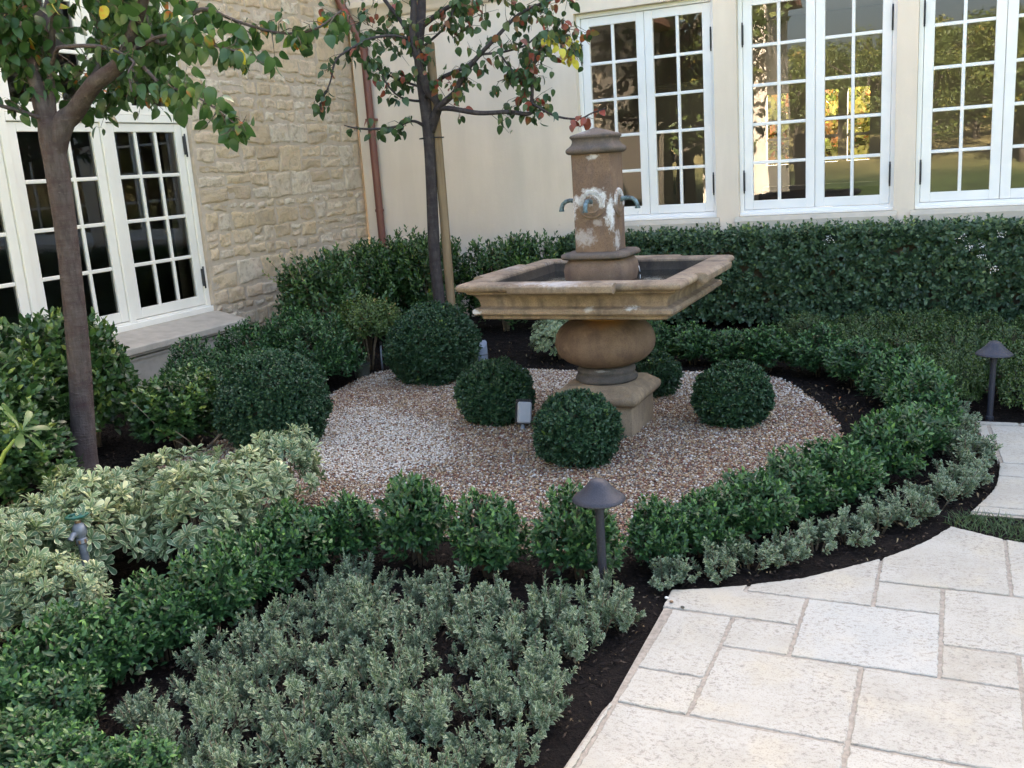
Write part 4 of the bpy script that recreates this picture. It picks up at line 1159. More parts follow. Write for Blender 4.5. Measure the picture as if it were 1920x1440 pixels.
# clipped boxwood balls
def ball_mesh(seed, r, nsh):
    rng = np.random.default_rng(seed); lv = Leaves()
    d = nrm(rng.normal(0, 1, (nsh * 2, 3))); d = d[d[:, 2] > -.72][:nsh]
    f = lump_f(rng, d, 70, .075, 18) * lump_f(rng, d, 7, .04, 3)
    rad = r * f * (1 - .2 * rng.uniform(0, 1, len(d)) ** 2 + .05 * (rng.uniform(0, 1, len(d)) < .12))
    P = d * rad[:, None] * np.array([1, 1, .93]); P[:, 2] += r * .74
    D = d * .8 + rng.normal(0, .38, d.shape) + np.array([0, 0, .25])
    P = P - nrm(D) * .03
    keep = P[:, 2] > .0
    young = nrm(rng.normal(0, 1, (3, 3))); yf = (np.exp(9 * (d @ young.T - 1)).max(1) > .35) * .25
    shoots(lv, rng, P[keep], D[keep], 8, .04, .024, .0165, 70, 30, (.02, .55), .28)
    # a few sprigs of new growth
    sel = rng.choice(len(P), 14); shoots(lv, rng, P[sel] + d[sel] * .012, D[sel], 7, .04, .024, .015, 60, 20, (.85, .98), .1)
    me = lv.mesh("boxwood_foliage", 'tri', fold=.25)
    s = MB()
    for i in range(16):
        a = rng.uniform(0, 6.28); q = r * rng.uniform(.3, .8)
        s.tube([(0, 0, -.05), (math.cos(a) * q * .4, math.sin(a) * q * .4, r * .5), (math.cos(a) * q, math.sin(a) * q, r * rng.uniform(.6, 1.3))], [.012, .008, .004], 5)
    s.lathe([(.02, .02), (r * .6, r * .2), (r * .76, r * .7), (r * .62, r * 1.2), (r * .3, r * 1.42), (.01, r * 1.45)], 18)
    return me, s.mesh("stem")
balls = [(-3.83, 4.58, .352, "large clipped boxwood ball at the left end of the gravel"), (-3.70, 6.40, .36, "large clipped boxwood ball in front of the staked tree"), (-2.67, 5.36, .245, "clipped boxwood ball just left of the grey electrical box"), (-1.84, 4.66, .235, "clipped boxwood ball in front of the fountain plinth"), (-1.19, 5.60, .225, "lone clipped boxwood ball on the gravel right of the fountain"), (-1.86, 6.22, .175, "clipped boxwood ball half hidden behind the fountain plinth")]
for i, (x, y, r_, lab) in enumerate(balls):
    me, s = ball_mesh(100 + i, r_, int(2500 * (r_ / .25) ** 2))
    plant("boxwood_ball", (x, y, -.01), me, M['boxwood'], s, 'twig', lab, "boxwood ball", "clipped boxwood balls on the gravel", rz=i * 1.3)

# dark glossy shrubs of the ring
def dome_shrub(seed, rx, h, nsh, nl, sl, L, W, up=.45, kind='full', w1=.9, w2=.8, lump=.16, fill=.4, tint=(.1, .6), tip=.3, a0=70, a1=22, whorl=False, fold=.18, curl=.2, zmin=-.35, k=14, stemn=12, sr=.005, jit=.25, sq=1.0):
    rng = np.random.default_rng(seed); lv = Leaves()
    P, O = dome_points(rng, nsh, rx, h, lump, zmin, fill, k, sq=sq)
    D = O * (1 - up) + np.array([0, 0, up]) + rng.normal(0, .22, P.shape)
    D = nrm(D); s_l = sl * rng.uniform(.7, 1.3, len(P))
    shoots(lv, rng, P - D * (s_l * .75)[:, None], D, nl, s_l, L, W, a0, a1, tint, tip, whorl, jit)
    return lv.mesh("foliage", kind, w1, w2, fold, curl), stems_mb(rng, stemn, rx, h, sr).mesh("stem")
ORD = ["first", "second", "third", "fourth", "fifth", "sixth", "seventh", "eighth", "ninth", "tenth", "eleventh", "twelfth", "thirteenth", "fourteenth", "fifteenth", "sixteenth"]
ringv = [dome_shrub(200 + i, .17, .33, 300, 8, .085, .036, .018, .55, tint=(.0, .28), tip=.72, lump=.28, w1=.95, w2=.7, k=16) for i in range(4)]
front = [(-2.30, 3.12, .155, .27, "glossy dark green shrub behind the top corner of the variegated patch"), (-2.02, 3.22, .17, .36, "tall glossy dark green shrub at the gravel edge, left one of the front pair"), (-1.68, 3.20, .165, .345, "glossy dark green shrub at the gravel edge, right one of the front pair"), (-1.31, 3.28, .175, .34, "glossy dark green shrub directly behind the front path light")]
right = [(-1.05, 3.47, .135, .26), (-.90, 3.62, .155, .265), (-.75, 3.83, .165, .275), (-.60, 4.07, .175, .30), (-.44, 4.33, .185, .31), (-.29, 4.65, .19, .325), (-.17, 5.03, .19, .32), (-.12, 5.44, .195, .33), (-.17, 5.87, .20, .33), (-.33, 6.27, .21, .32), (-.58, 6.63, .22, .31)]
back = [(-.88, 6.95, .21, .31), (-1.24, 7.06, .22, .31), (-1.54, 7.19, .21, .30), (-1.85, 7.26, .20, .30), (-2.12, 7.26, .17, .28)]
leftr = [(-2.44, 2.88, .17, .30), (-2.45, 2.66, .165, .30), (-2.45, 2.44, .16, .30), (-2.49, 2.24, .155, .26), (-2.53, 2.06, .16, .26), (-2.57, 1.88, .165, .27), (-2.62, 1.70, .17, .30), (-2.30, 1.55, .15, .22), (-2.12, 1.50, .14, .20), (-1.96, 1.60, .13, .17), (-2.42, 1.72, .14, .22), (-2.75, 1.55, .17, .30), (-2.52, 1.42, .16, .24)]
rows = [(x, y, a, b, l) for x, y, a, b, l in front]
rows += [(x, y, a, b, "%s glossy dark green shrub right of the front path light along the ring" % ORD[i]) for i, (x, y, a, b) in enumerate(right)]
rows += [(x, y, a, b, "%s glossy dark green shrub from the right along the far side of the gravel" % ORD[i]) for i, (x, y, a, b) in enumerate(back)]
rows += [(x, y, a, b, "%s glossy dark green shrub down the row left of the variegated patch" % ORD[i]) for i, (x, y, a, b) in enumerate(leftr)]
rg = random.Random(8)
for i, (x, y, a, b, l) in enumerate(rows):
    me, s = ringv[i % 4]
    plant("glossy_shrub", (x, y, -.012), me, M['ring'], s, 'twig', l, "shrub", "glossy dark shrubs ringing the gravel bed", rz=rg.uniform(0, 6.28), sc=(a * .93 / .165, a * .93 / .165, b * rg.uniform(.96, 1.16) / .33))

# silver variegated box plants
def silver_mesh(seed, n, spread, hh):
    rng = np.random.default_rng(seed); lv = Leaves(); s = MB()
    Ps, Ds, Ls = [], [], []
    for i in range(n):
        a = rng.uniform(0, 6.28); q = spread * math.sqrt(rng.uniform(0, 1))
        b = np.array([math.cos(a) * q * .35, math.sin(a) * q * .35, 0.0]); H = hh * rng.uniform(.5, 1.2) * (1 - .25 * q / spread)
        t = np.array([math.cos(a) * q, math.sin(a) * q, H])
        d = nrm((t - b)[None])[0]; s.tube([b - d * .03, b + d * H * .5, t], [.0035, .0028, .0012], 5)
        Ps.append(b + d * H * .22); Ds.append(d + rng.normal(0, .08, 3)); Ls.append(H * .85)
        for j in range(3):                                   # side sprigs
            u = rng.uniform(.3, .75); p = b + (t - b) * u; aa = rng.uniform(0, 6.28)
            dd = d + .75 * np.array([math.cos(aa), math.sin(aa), .2]); Ps.append(p); Ds.append(dd); Ls.append(H * rng.uniform(.28, .5))
    Ps, Ds, Ls = np.array(Ps), np.array(Ds), np.array(Ls)
    long_ = Ls > hh * .5
    shoots(lv, rng, Ps[long_], Ds[long_], 22, Ls[long_], .0225, .0105, 62, 25, (.2, .7), .2, jit=.18)
    shoots(lv, rng, Ps[~long_], Ds[~long_], 13, Ls[~long_], .0215, .0100, 62, 25, (.2, .7), .2, jit=.18)
    return lv.mesh("foliage", 'full', .9, .85, .2, .15), s.mesh("stem")
silv = [silver_mesh(300 + i, 14, .13, .15) for i in range(6)]
silr = [(-.98, 3.30, .75), (-.93, 3.36, .8), (-.80, 3.43, .95), (-.70, 3.52, .95), (-.59, 3.63, .95), (-.48, 3.77, 1.0), (-.37, 3.90, 1.0), (-.26, 4.05, 1.0), (-.15, 4.19, 1.05), (-.06, 4.36, 1.05), (.01, 4.56, 1.1), (.07, 4.77, 1.15), (.09, 4.98, 1.15), (.09, 5.19, 1.15), (.06, 5.40, 1.15), (.03, 5.62, 1.1), (-.02, 5.84, 1.1)]
for i, (x, y, s_) in enumerate(silr):
    me, s = silv[i % 6]
    w_ = "%s small silvery variegated box plant along the paving, counted from its pointed corner" % (ORD[i] if i < 16 else "last")
    plant("variegated_box", (x, y, -.012), me, M['silver'], s, 'twig', w_, "box plant", "silvery box plants edging the paving", rz=rg.uniform(0, 6.28), sc=(s_ * 1.05, s_ * 1.05, s_ * .9))
# the crowded patch at the front
patch = [(-2.28, 2.95), (-1.95, 2.98), (-1.62, 2.92), (-1.30, 3.0), (-1.10, 3.08), (-1.02, 2.92), (-1.05, 2.70), (-1.09, 2.5), (-1.06, 2.25), (-1.05, 2.0), (-1.04, 1.62), (-2.0, 1.68), (-2.32, 1.95), (-2.25, 2.2), (-2.22, 2.55)]
rng = np.random.default_rng(41)
cand = np.stack([rng.uniform(-2.4, -.95, 4000), rng.uniform(1.65, 3.1, 4000)], 1)
cand = cand[pts_in_poly(cand, patch)]
got = []
for p in cand:
    if all((p[0] - q[0]) ** 2 + (p[1] - q[1]) ** 2 > .126 ** 2 for q in got): got.append(p)
got = [p for p in got if not (abs(p[0] + 1.165) < .06 and abs(p[1] - 3.13) < .06) and (p[0] + 1.80) ** 2 + (p[1] - 2.41) ** 2 > .075 ** 2]
for i, p in enumerate(got):
    me, s = silv[i % 6]; q = rng.uniform(.72, 1.18)
    plant("variegated_box", (p[0], p[1], -.012), me, M['silver'], s, 'twig', "low silvery variegated box plant in the crowded patch at the front", "box plant", "box plants of the front patch", rz=rng.uniform(0, 6.28), sc=(q * .9, q * .9, q))

# olive green shrubs right of the ring
oliv = [dome_shrub(400 + i, .26, .30, 430, 9, .075, .024, .0125, .32, kind='full', lump=.34, k=16, tint=(.0, .6), tip=.4, fill=.35, sq=.85, a0=60, a1=25) for i in range(3)]
olive = [(-1.05, 7.85, .26, .30), (-.62, 7.74, .26, .31), (-.20, 7.82, .26, .29), (.20, 8.05, .26, .28), (.62, 8.12, .26, .28), (-.66, 7.25, .25, .30), (-.30, 7.02, .26, .31), (.06, 7.00, .26, .30), (.42, 7.42, .26, .31), (-.06, 6.55, .23, .30), (.30, 6.50, .25, .30), (.02, 6.13, .19, .26), (.42, 6.13, .20, .25), (.72, 6.75, .25, .30), (.85, 7.40, .26, .30), (.78, 6.18, .22, .27), (1.2, 6.4, .26, .3), (1.2, 7.0, .26, .3), (1.15, 7.8, .26, .3)]
for i, (x, y, a, b) in enumerate(olive):
    me, s = oliv[i % 3]
    r_ = "front row" if y < 6.3 else ("second row" if y < 6.9 else ("third row" if y < 7.6 else "back row"))
    mates = sorted([o for o in olive if ("front row" if o[1] < 6.3 else ("second row" if o[1] < 6.9 else ("third row" if o[1] < 7.6 else "back row"))) == r_])
    plant("olive_shrub", (x, y, -.012), me, M['olive'], s, 'twig', "%s olive green shrub from the left in the %s below the clipped hedge" % (ORD[mates.index((x, y, a, b))], r_), "shrub", "olive green shrubs before the hedge", rz=rg.uniform(0, 6.28), sc=(a * .92 / .25, a * .92 / .25, b * rg.uniform(.9, 1.25) / .30))

# dark pointed shrubs and light shrub by the left wall
dk = [dome_shrub(500 + i, .34, .56, 520, 9, .11, .042, .020, .6, tint=(.0, .4), tip=.55, lump=.24, w1=.95, w2=.7, k=22) for i in range(2)]
for i, (x, y, a, b, l) in enumerate([(-4.55, 6.05, .33, .55, "broad dark green shrub with fresh tips behind the left boxwood ball"), (-5.0, 6.38, .31, .54, "dark green shrub with fresh tips right of the window ledge"), (-5.05, 5.85, .30, .53, "dark green shrub with fresh tips below the right end of the ledge"), (-5.0, 5.22, .29, .50, "dark green shrub with fresh tips below the middle of the ledge"), (-4.72, 5.5, .27, .40, "lower dark green shrub between ledge shrubs and gravel"), (-4.75, 4.85, .28, .42, "dark green shrub behind and left of the large left boxwood ball")]):
    me, s = dk[i % 2]
    plant("pointed_shrub", (x, y, -.012), me, M['ring'], s, 'twig', l, "shrub", "dark pointed shrubs below the ledge", rz=i * 2.1, sc=(a / .34, a / .34, b / .56))
me, s = dome_shrub(520, .31, .42, 620, 8, .08, .030, .018, .4, tint=(.2, .8), tip=.2, lump=.2, fill=.5, zmin=-.25)
e = plant("light_shrub", (-4.52, 6.72, .17), me, M['light'], s, 'twig', "light green bronze tipped shrub on bare stems beside the well light", "shrub")
sm = MB()
for a in range(5): sm.tube([(math.cos(a * 1.3) * .02, math.sin(a * 1.3) * .02, -.2), (math.cos(a * 1.3) * .06, math.sin(a * 1.3) * .06, 0), (math.cos(a * 1.3) * .13, math.sin(a * 1.3) * .13, .2)], [.008, .007, .004], 6)
sm.build("stem", M['palestem'], e)

# tall loose privet shrubs in the corner
pv_ = [dome_shrub(540 + i, .40, .98, 640, 9, .17, .052, .026, .6, tint=(.02, .7), tip=.3, lump=.22, kind='ovate', k=26, fill=.45, sq=.8, stemn=16, sr=.008, jit=.32) for i in range(3)]
tall = [(-5.28, 7.15, .38, .93, "tall leaning privet shrub with pale shoots against the limestone wall"), (-5.30, 7.75, .40, .98, "tall dense privet shrub left of the downspout"), (-5.15, 8.45, .40, 1.0, "tall dense privet shrub in front of the downspout foot"), (-4.72, 8.25, .36, .98, "tall privet shrub directly left of the staked trunk"), (-4.1, 8.6, .36, .93, "privet shrub with upright shoots right of the wooden stake"), (-3.75, 8.75, .34, .90, "privet shrub between stake and clipped hedge")]
for i, (x, y, a, b, l) in enumerate(tall):
    me, s = pv_[i % 3]
    plant("privet_shrub", (x, y, -.012), me, M['privet'], s, 'palestem', l, "shrub", "tall privet shrubs in the corner", rz=i * 1.9 + .4, sc=(a / .40, a / .40, b / .98))
# a few long shoots standing out of the privets
def long_shoots(parent_loc, spec, L, W, mat, label, name="privet_shoot"):
    rng = np.random.default_rng(int(abs(parent_loc[0] * 100)))
    e = empty(name, parent_loc, label, "shoot", None)
    lv = Leaves(); s = MB()
    for (a, le, H, n) in spec:
        d = np.array([math.cos(a) * le, math.sin(a) * le, H]); ln = np.linalg.norm(d)
        s.tube([(0, 0, 0), tuple(d * .5), tuple(d)], [.006, .005, .002], 6)
        shoots(lv, rng, (d * .25)[None], d[None], n, ln * .75, L, W, 65, 25, (.5, .9), .2)
    obj("foliage", lv.mesh("foliage", 'full', 1., .75, .18, .2), mat, e); s.build("stem", M['palestem'], e)
long_shoots((-5.25, 7.0, .45), [(-2.4, .35, .5, 16), (-2.0, .28, .55, 16), (-2.7, .42, .38, 14), (-1.7, .2, .6, 14)], .055, .032, M['privet'], "spray of pale green privet shoots leaning over the limestone wall")

# broad leaved shrubs at the far left
bl = [dome_shrub(560 + i, .38, .86, 520, 8, .15, .066, .036, .5, tint=(.02, .8), tip=.25, lump=.25, kind='ovate', k=22, fill=.55, sq=.85, stemn=14, sr=.008, jit=.35) for i in range(2)]
for i, (x, y, a, b, l) in enumerate([(-5.22, 4.05, .40, .92, "broad leaved dark shrub beneath the left window bay"), (-5.1, 4.32, .28, .80, "broad leaved dark shrub right of the left tree trunk"), (-4.95, 3.45, .38, .84, "broad leaved dark shrub at the left edge, behind the yellow green stem"), (-5.3, 3.2, .4, .9, "broad leaved dark shrub under the leftmost window bay"), (-4.42, 4.35, .26, .50, "sparse broad leaved shrub with bare pale stems beside the trunk foot"), (-4.55, 3.25, .3, .55, "low broad leaved shrub in front of the left tree trunk")]):
    me, s = bl[i % 2]
    plant("broadleaf_shrub", (x, y, -.012), me, M['privet'], s, 'palestem', l, "shrub", "broad leaved shrubs round the left tree", rz=i * 1.7, sc=(a / .38, a / .38, b / .86))
# stray bare twigs
tw = empty("bare_twigs", (-4.25, 4.35, 0), "bundle of bare pale twigs at the foot of the sparse shrub", "twigs")
rng = np.random.default_rng(9); s = MB()
for i in range(9):
    a = rng.uniform(-2.2, 1.2); L = rng.uniform(.15, .4)
    s.tube([(0, 0, -.02), (math.cos(a) * L * .5, math.sin(a) * L * .5, L * .35), (math.cos(a) * L, math.sin(a) * L, L * rng.uniform(.5, 1.1))], [.005, .004, .0015], 5)
s.build("stem", M['palestem'], tw)
# one lush stem with long leaves at the left edge of the view
pl = empty("long_leaf_plant", (-4.12, 2.88, 0), "bright yellow green stem with long smooth leaves at the left edge", "plant")
rng = np.random.default_rng(12); lv = Leaves(); s = MB()
s.tube([(-.05, -.1, -.05), (-.02, -.05, .25), (.05, .03, .44), (.10, .06, .50)], [.012, .012, .010, .007], 8); s.build("stem", M['greenstem'], pl)
for (b, d, n_) in [((.10, .06, .50), (.5, .3, .6), 8), ((-.02, -.05, .42), (-.3, .2, .8), 7), ((-.12, .0, .25), (.1, -.2, .8), 6)]:
    shoots(lv, rng, np.array([b]), np.array([d]), n_, .06, .14, .042, 80, 30, (.5, .7), .2, True, Lvar=.2)
obj("foliage", lv.mesh("foliage", 'spoon', fold=.15, curl=.3), M['privet'], pl)

# variegated pittosporum mounds
vp = [dome_shrub(600 + i, .28, .48, 165, 12, .06, .054, .021, .5, tint=(.05, .935), tip=.05, lump=.22, kind='spoon', k=14, fill=.45, a0=80, a1=24, whorl=True, fold=.2, curl=.25, zmin=-.3, stemn=14, sr=.006, jit=.2) for i in range(3)]
for i, (x, y, a, b, l) in enumerate([(-3.22, 2.17, .23, .46, "variegated pittosporum mound left of the standpipe"), (-3.22, 2.60, .24, .47, "variegated pittosporum mound behind the standpipe"), (-3.45, 2.85, .25, .42, "variegated pittosporum mound at the back left, before the left trunk"), (-2.93, 2.92, .24, .43, "variegated pittosporum mound in the middle of its row"), (-2.95, 3.27, .23, .40, "variegated pittosporum mound second nearest the left boxwood ball"), (-3.0, 3.62, .20, .42, "variegated pittosporum mound touching the left boxwood ball"), (-3.38, 3.2, .24, .38, "variegated pittosporum mound between trunk and gravel"), (-2.93, 2.2, .17, .33, "low variegated pittosporum at the left edge in front of the standpipe"), (-3.3, 2.35, .25, .46, "variegated pittosporum mound at the far left edge")]):
    me, s = vp[i % 3]
    plant("variegated_pittosporum", (x, y, -.012), me, M['vpit'], s, 'palestem', l, "pittosporum", "variegated pittosporum mounds on the left", rz=i * 2.3, sc=(a / .28, a / .28, b / .48))
me, s = dome_shrub(620, .28, .36, 190, 10, .05, .042, .018, .4, tint=(.1, .85), tip=.08, lump=.2, kind='spoon', k=12, fill=.35, a0=88, a1=38, whorl=True, fold=.12, curl=.3, zmin=-.3)
plant("variegated_pittosporum", (-3.0, 7.35, -.012), me, M['vpit'], s, 'palestem', "lone variegated pittosporum behind the fountain under the basin", "pittosporum")

# clipped hedge along the stucco wall
hg = empty("hedge", (0, 9.08, 0), "long clipped dark green hedge with a few white flowers under the casement windows", "hedge")
rng = np.random.default_rng(700); lv = Leaves()
def hedge_face(n, x0, x1, mk):
    u = rng.uniform(0, 1, n); v_ = rng.uniform(0, 1, n)
    return mk(x0 + (x1 - x0) * u, v_)
HX0, HX1, HY0, HY1, HZ = -3.55, 3.2, -.36, .28, .86
n1 = 5200
x = rng.uniform(HX0, HX1, n1); z = .07 + (HZ - .07) * rng.uniform(0, 1, n1) ** .9
bul = vnoise(x, z * 1.5, 3, 4) * .05 + vnoise(x, z, 7, 12) * .02
P1 = np.column_stack([x, HY0 + bul + rng.uniform(0, .10, n1) ** 1.0 - .04 * np.sin(z / HZ * 3.1), z]); D1 = np.column_stack([rng.normal(0, .45, n1), np.full(n1, -.75), .35 + rng.normal(0, .35, n1)])
n2 = 3300
x = rng.uniform(HX0, HX1, n2); y = rng.uniform(HY0, HY1, n2)
P2 = np.column_stack([x, y, HZ + vnoise(x, y, 5, 5) * .03 - rng.uniform(0, .07, n2)]); D2 = np.column_stack([rng.normal(0, .5, n2), rng.normal(-.15, .45, n2), np.full(n2, .8)])
n3 = 260
y = rng.uniform(HY0, HY1, n3); P3 = np.column_stack([HX0 + rng.uniform(-.03, .08, n3), y, rng.uniform(.07, HZ, n3)]); D3 = np.column_stack([np.full(n3, -.8), rng.normal(0, .4, n3), rng.normal(.3, .3, n3)])
P = np.concatenate([P1, P2, P3]); D = nrm(np.concatenate([D1, D2, D3]))
shoots(lv, rng, P - D * .05, D, 7, .075, .044, .028, 75, 30, (.05, .72), .22, jit=.32)
n4 = 420
x = rng.uniform(HX0, HX1, n4); y = rng.uniform(HY0 - .03, HY1, n4)
shoots(lv, rng, np.column_stack([x, y, HZ - .03 + rng.uniform(-.03, .03, n4)]), np.column_stack([rng.normal(0, .35, n4), rng.normal(-.2, .35, n4), np.ones(n4)]), 6, .085, .038, .024, 60, 25, (.7, .95), .1, jit=.3)
obj("foliage", lv.mesh("foliage", 'ovate', fold=.15, curl=.2), M['hedge'], hg)
s = MB()
for i in range(60):
    x = rng.uniform(HX0 + .1, HX1 - .1); y = rng.uniform(-.1, .15)
    s.tube([(x, y, -.05), (x + rng.normal(0, .06), y + rng.normal(0, .05), .35), (x + rng.normal(0, .15), y + rng.normal(-.08, .08), .78)], [.012, .009, .004], 6)
s.bbox(HX0 + .16, HX1 - .1, HY0 + .15, HY1 - .05, .10, HZ - .13, .06)
s.build("stem", M['twig'], hg)
for x, y, z in [(.05, -.40, .78), (.19, -.41, .72), (.11, -.42, .70), (.33, -.43, .80), (.20, -.41, .64), (.29, -.43, .53), (-1.0, -.40, .80)]:
    lv = Leaves(); k_ = 26
    c_ = rng.normal(0, .02, (k_, 3)) * np.array([1, .6, .8]); dd = rng.normal(0, 1, (k_, 3)) + np.array([0, -1.2, .6])
    lv.add(c_, dd, rng.normal(0, 1, (k_, 3)), .011, .008, .5)
    obj("flower_cluster", lv.mesh("flower_cluster", 'full', .8, 1, .2, .2), M['petal'], hg, (x, y, z))

# ---------------------------------------------------------------- trees
LTP = dict(
 trunk=[(-4.593,3.763,-0.05,0.086),(-4.579,3.770,0.139,0.071),(-4.529,3.793,0.614,0.063),(-4.497,3.809,1.043,0.060),(-4.476,3.819,1.458,0.059),(-4.470,3.821,1.746,0.063),(-4.472,3.821,1.95,0.061),(-4.47,3.822,2.03,0.040),(-4.47,3.822,2.07,0.011)],
 a=[(-4.473,3.82,1.60,0.036),(-4.472,3.82,1.80,0.053),(-4.482,3.816,2.084,0.046),(-4.513,3.801,2.292,0.034),(-4.537,3.790,2.464,0.030),(-4.653,3.845,2.677,0.027),(-4.762,3.904,3.048,0.023),(-4.742,3.914,3.463,0.012)],
 b=[(-4.466,3.823,1.75,0.014),(-4.459,3.827,1.92,0.029),(-4.438,3.837,2.117,0.020),(-4.417,3.847,2.285,0.018),(-4.390,3.860,2.418,0.018),(-4.259,3.811,2.608,0.012),(-4.095,3.778,2.946,0.007)],
 c=[(-4.475,3.825,1.68,0.028),(-4.50,3.84,1.93,0.040),(-4.625,3.914,2.155,0.038),(-4.623,3.971,2.384,0.035),(-4.612,4.086,2.645,0.034),(-4.583,4.211,3.020,0.026),(-4.546,4.339,3.532,0.013)],
 d=[(-4.478,3.818,1.62,0.032),(-4.46,3.824,1.83,0.053),(-4.403,3.853,1.989,0.058),(-4.337,3.885,2.045,0.051),(-4.148,3.864,2.165,0.044),(-3.930,3.857,2.254,0.038),(-3.771,3.821,2.396,0.030),(-3.623,3.781,2.535,0.026),(-3.445,3.755,2.815,0.016),(-3.374,3.788,3.175,0.009)],
 e=[(-4.47,3.80,2.01,0.018),(-4.487,3.758,2.033,0.012),(-4.521,3.687,2.062,0.012),(-4.561,3.612,2.091,0.010),(-4.657,3.511,2.144,0.007)],
 f=[(-4.514,3.801,2.30,0.019),(-4.514,3.746,2.369,0.015),(-4.551,3.673,2.415,0.015),(-4.574,3.551,2.477,0.007)],
 g=[(-4.43,3.846,2.255,0.012),(-4.298,3.793,2.344,0.011),(-4.176,3.740,2.350,0.010),(-3.923,3.694,2.324,0.010),(-3.762,3.660,2.284,0.008),(-3.606,3.623,2.213,0.007),(-3.596,3.573,2.158,0.005),(-3.557,3.536,2.065,0.004)],
 h=[(-3.86,3.85,2.30,0.014),(-3.591,3.686,2.173,0.009),(-3.382,3.563,2.074,0.008),(-3.211,3.479,2.036,0.006),(-3.029,3.399,1.982,0.005),(-2.808,3.282,1.894,0.004),(-2.688,3.229,1.830,0.003)],
 i=[(-3.749,3.832,2.420,0.018),(-3.656,3.876,2.319,0.011),(-3.602,3.902,2.358,0.013),(-3.499,3.951,2.447,0.011),(-3.424,3.986,2.464,0.011),(-3.288,4.051,2.394,0.008),(-3.109,4.136,2.330,0.007),(-2.955,4.209,2.337,0.006),(-2.826,4.270,2.416,0.004)],
 j=[(-3.915,3.864,2.274,0.014),(-3.609,3.788,2.332,0.009),(-3.420,3.767,2.318,0.007),(-3.175,3.772,2.238,0.005),(-3.054,3.830,2.193,0.004)],
 k=[(-4.46,3.95,2.05,0.019),(-4.464,4.046,2.117,0.018),(-4.419,4.178,2.320,0.016),(-4.463,4.268,2.504,0.013),(-4.478,4.372,2.719,0.011),(-4.480,4.481,3.051,0.008)])
MTP = dict(
 trunk=[(-4.352,7.743,-0.06,0.064),(-4.360,7.739,0.344,0.056),(-4.371,7.734,0.843,0.054),(-4.345,7.746,1.566,0.050),(-4.336,7.750,2.020,0.052),(-4.354,7.742,2.447,0.051),(-4.353,7.742,2.717,0.047),(-4.311,7.762,2.981,0.042),(-4.254,7.789,3.583,0.030),(-4.182,7.824,4.330,0.016)],
 a=[(-4.342,7.747,1.75,0.026),(-4.325,7.757,1.98,0.037),(-4.189,7.709,2.172,0.040),(-4.243,7.628,2.310,0.036),(-4.260,7.565,2.530,0.033),(-4.296,7.548,2.752,0.029),(-4.264,7.563,3.039,0.027),(-4.247,7.571,3.545,0.019)],
 b=[(-4.30,7.755,1.95,0.026),(-4.22,7.73,2.10,0.034),(-4.149,7.673,2.163,0.030),(-3.980,7.643,2.259,0.026),(-3.890,7.630,2.382,0.024),(-3.751,7.641,2.513,0.020),(-3.537,7.687,2.694,0.016),(-3.362,7.714,2.828,0.014),(-3.150,7.760,2.907,0.011),(-2.868,7.783,3.049,0.008)],
 c=[(-4.208,7.700,2.146,0.026),(-4.068,7.656,2.133,0.023),(-3.939,7.607,2.108,0.022),(-3.730,7.595,2.063,0.020),(-3.470,7.608,2.051,0.018),(-3.268,7.593,2.021,0.018),(-3.239,7.585,2.116,0.016),(-3.202,7.569,2.354,0.013),(-3.163,7.588,2.468,0.010),(-3.050,7.586,2.600,0.006)],
 d=[(-3.247,7.581,2.108,0.011),(-3.043,7.589,1.985,0.010),(-2.848,7.627,1.944,0.008),(-2.730,7.627,1.980,0.006),(-2.606,7.631,2.008,0.004)],
 e=[(-4.30,7.70,2.25,0.025),(-4.103,7.639,2.386,0.018),(-3.872,7.638,2.451,0.016),(-3.707,7.661,2.544,0.014)],
 f=[(-4.33,7.769,2.85,0.026),(-4.096,7.754,2.953,0.020),(-3.950,7.712,2.986,0.018),(-3.750,7.697,3.031,0.012)],
 g=[(-4.36,7.76,2.5,0.023),(-4.448,7.808,2.643,0.021),(-4.474,7.795,2.794,0.021),(-4.572,7.804,2.959,0.018),(-4.707,7.795,3.146,0.017),(-4.805,7.749,3.397,0.011)],
 h=[(-4.36,7.74,2.64,0.017),(-4.373,7.622,2.732,0.017),(-4.465,7.468,2.764,0.012),(-4.579,7.303,2.737,0.012),(-4.665,7.151,2.661,0.010),(-4.768,7.047,2.567,0.009),(-4.806,6.974,2.378,0.007),(-4.920,6.920,2.171,0.004)],
 i=[(-4.35,7.74,2.0,0.018),(-4.408,7.605,2.052,0.012),(-4.501,7.451,2.007,0.012),(-4.617,7.285,1.997,0.011),(-4.698,7.136,2.011,0.008),(-4.786,7.094,2.040,0.005)],
 j=[(-4.350,7.744,2.219,0.012),(-4.406,7.606,2.229,0.011),(-4.449,7.475,2.265,0.008),(-4.473,7.353,2.351,0.008),(-4.524,7.329,2.473,0.006),(-4.608,7.289,2.557,0.004)],
 k=[(-4.36,7.73,2.34,0.012),(-4.483,7.791,2.380,0.011),(-4.672,7.812,2.450,0.009),(-4.869,7.829,2.573,0.005)],
 l=[(-3.707,7.661,2.544,0.012),(-3.514,7.698,2.547,0.010),(-3.328,7.731,2.581,0.008),(-3.163,7.754,2.670,0.008),(-3.005,7.829,2.616,0.006),(-2.913,7.817,2.479,0.004)],
 m=[(-3.555,7.678,2.55,0.010),(-3.460,7.668,2.420,0.008),(-3.395,7.699,2.350,0.008),(-3.244,7.715,2.293,0.005)],
 n=[(-4.27,7.69,2.68,0.012),(-4.060,7.660,2.787,0.010),(-3.921,7.615,2.916,0.008),(-3.831,7.658,3.037,0.006)])

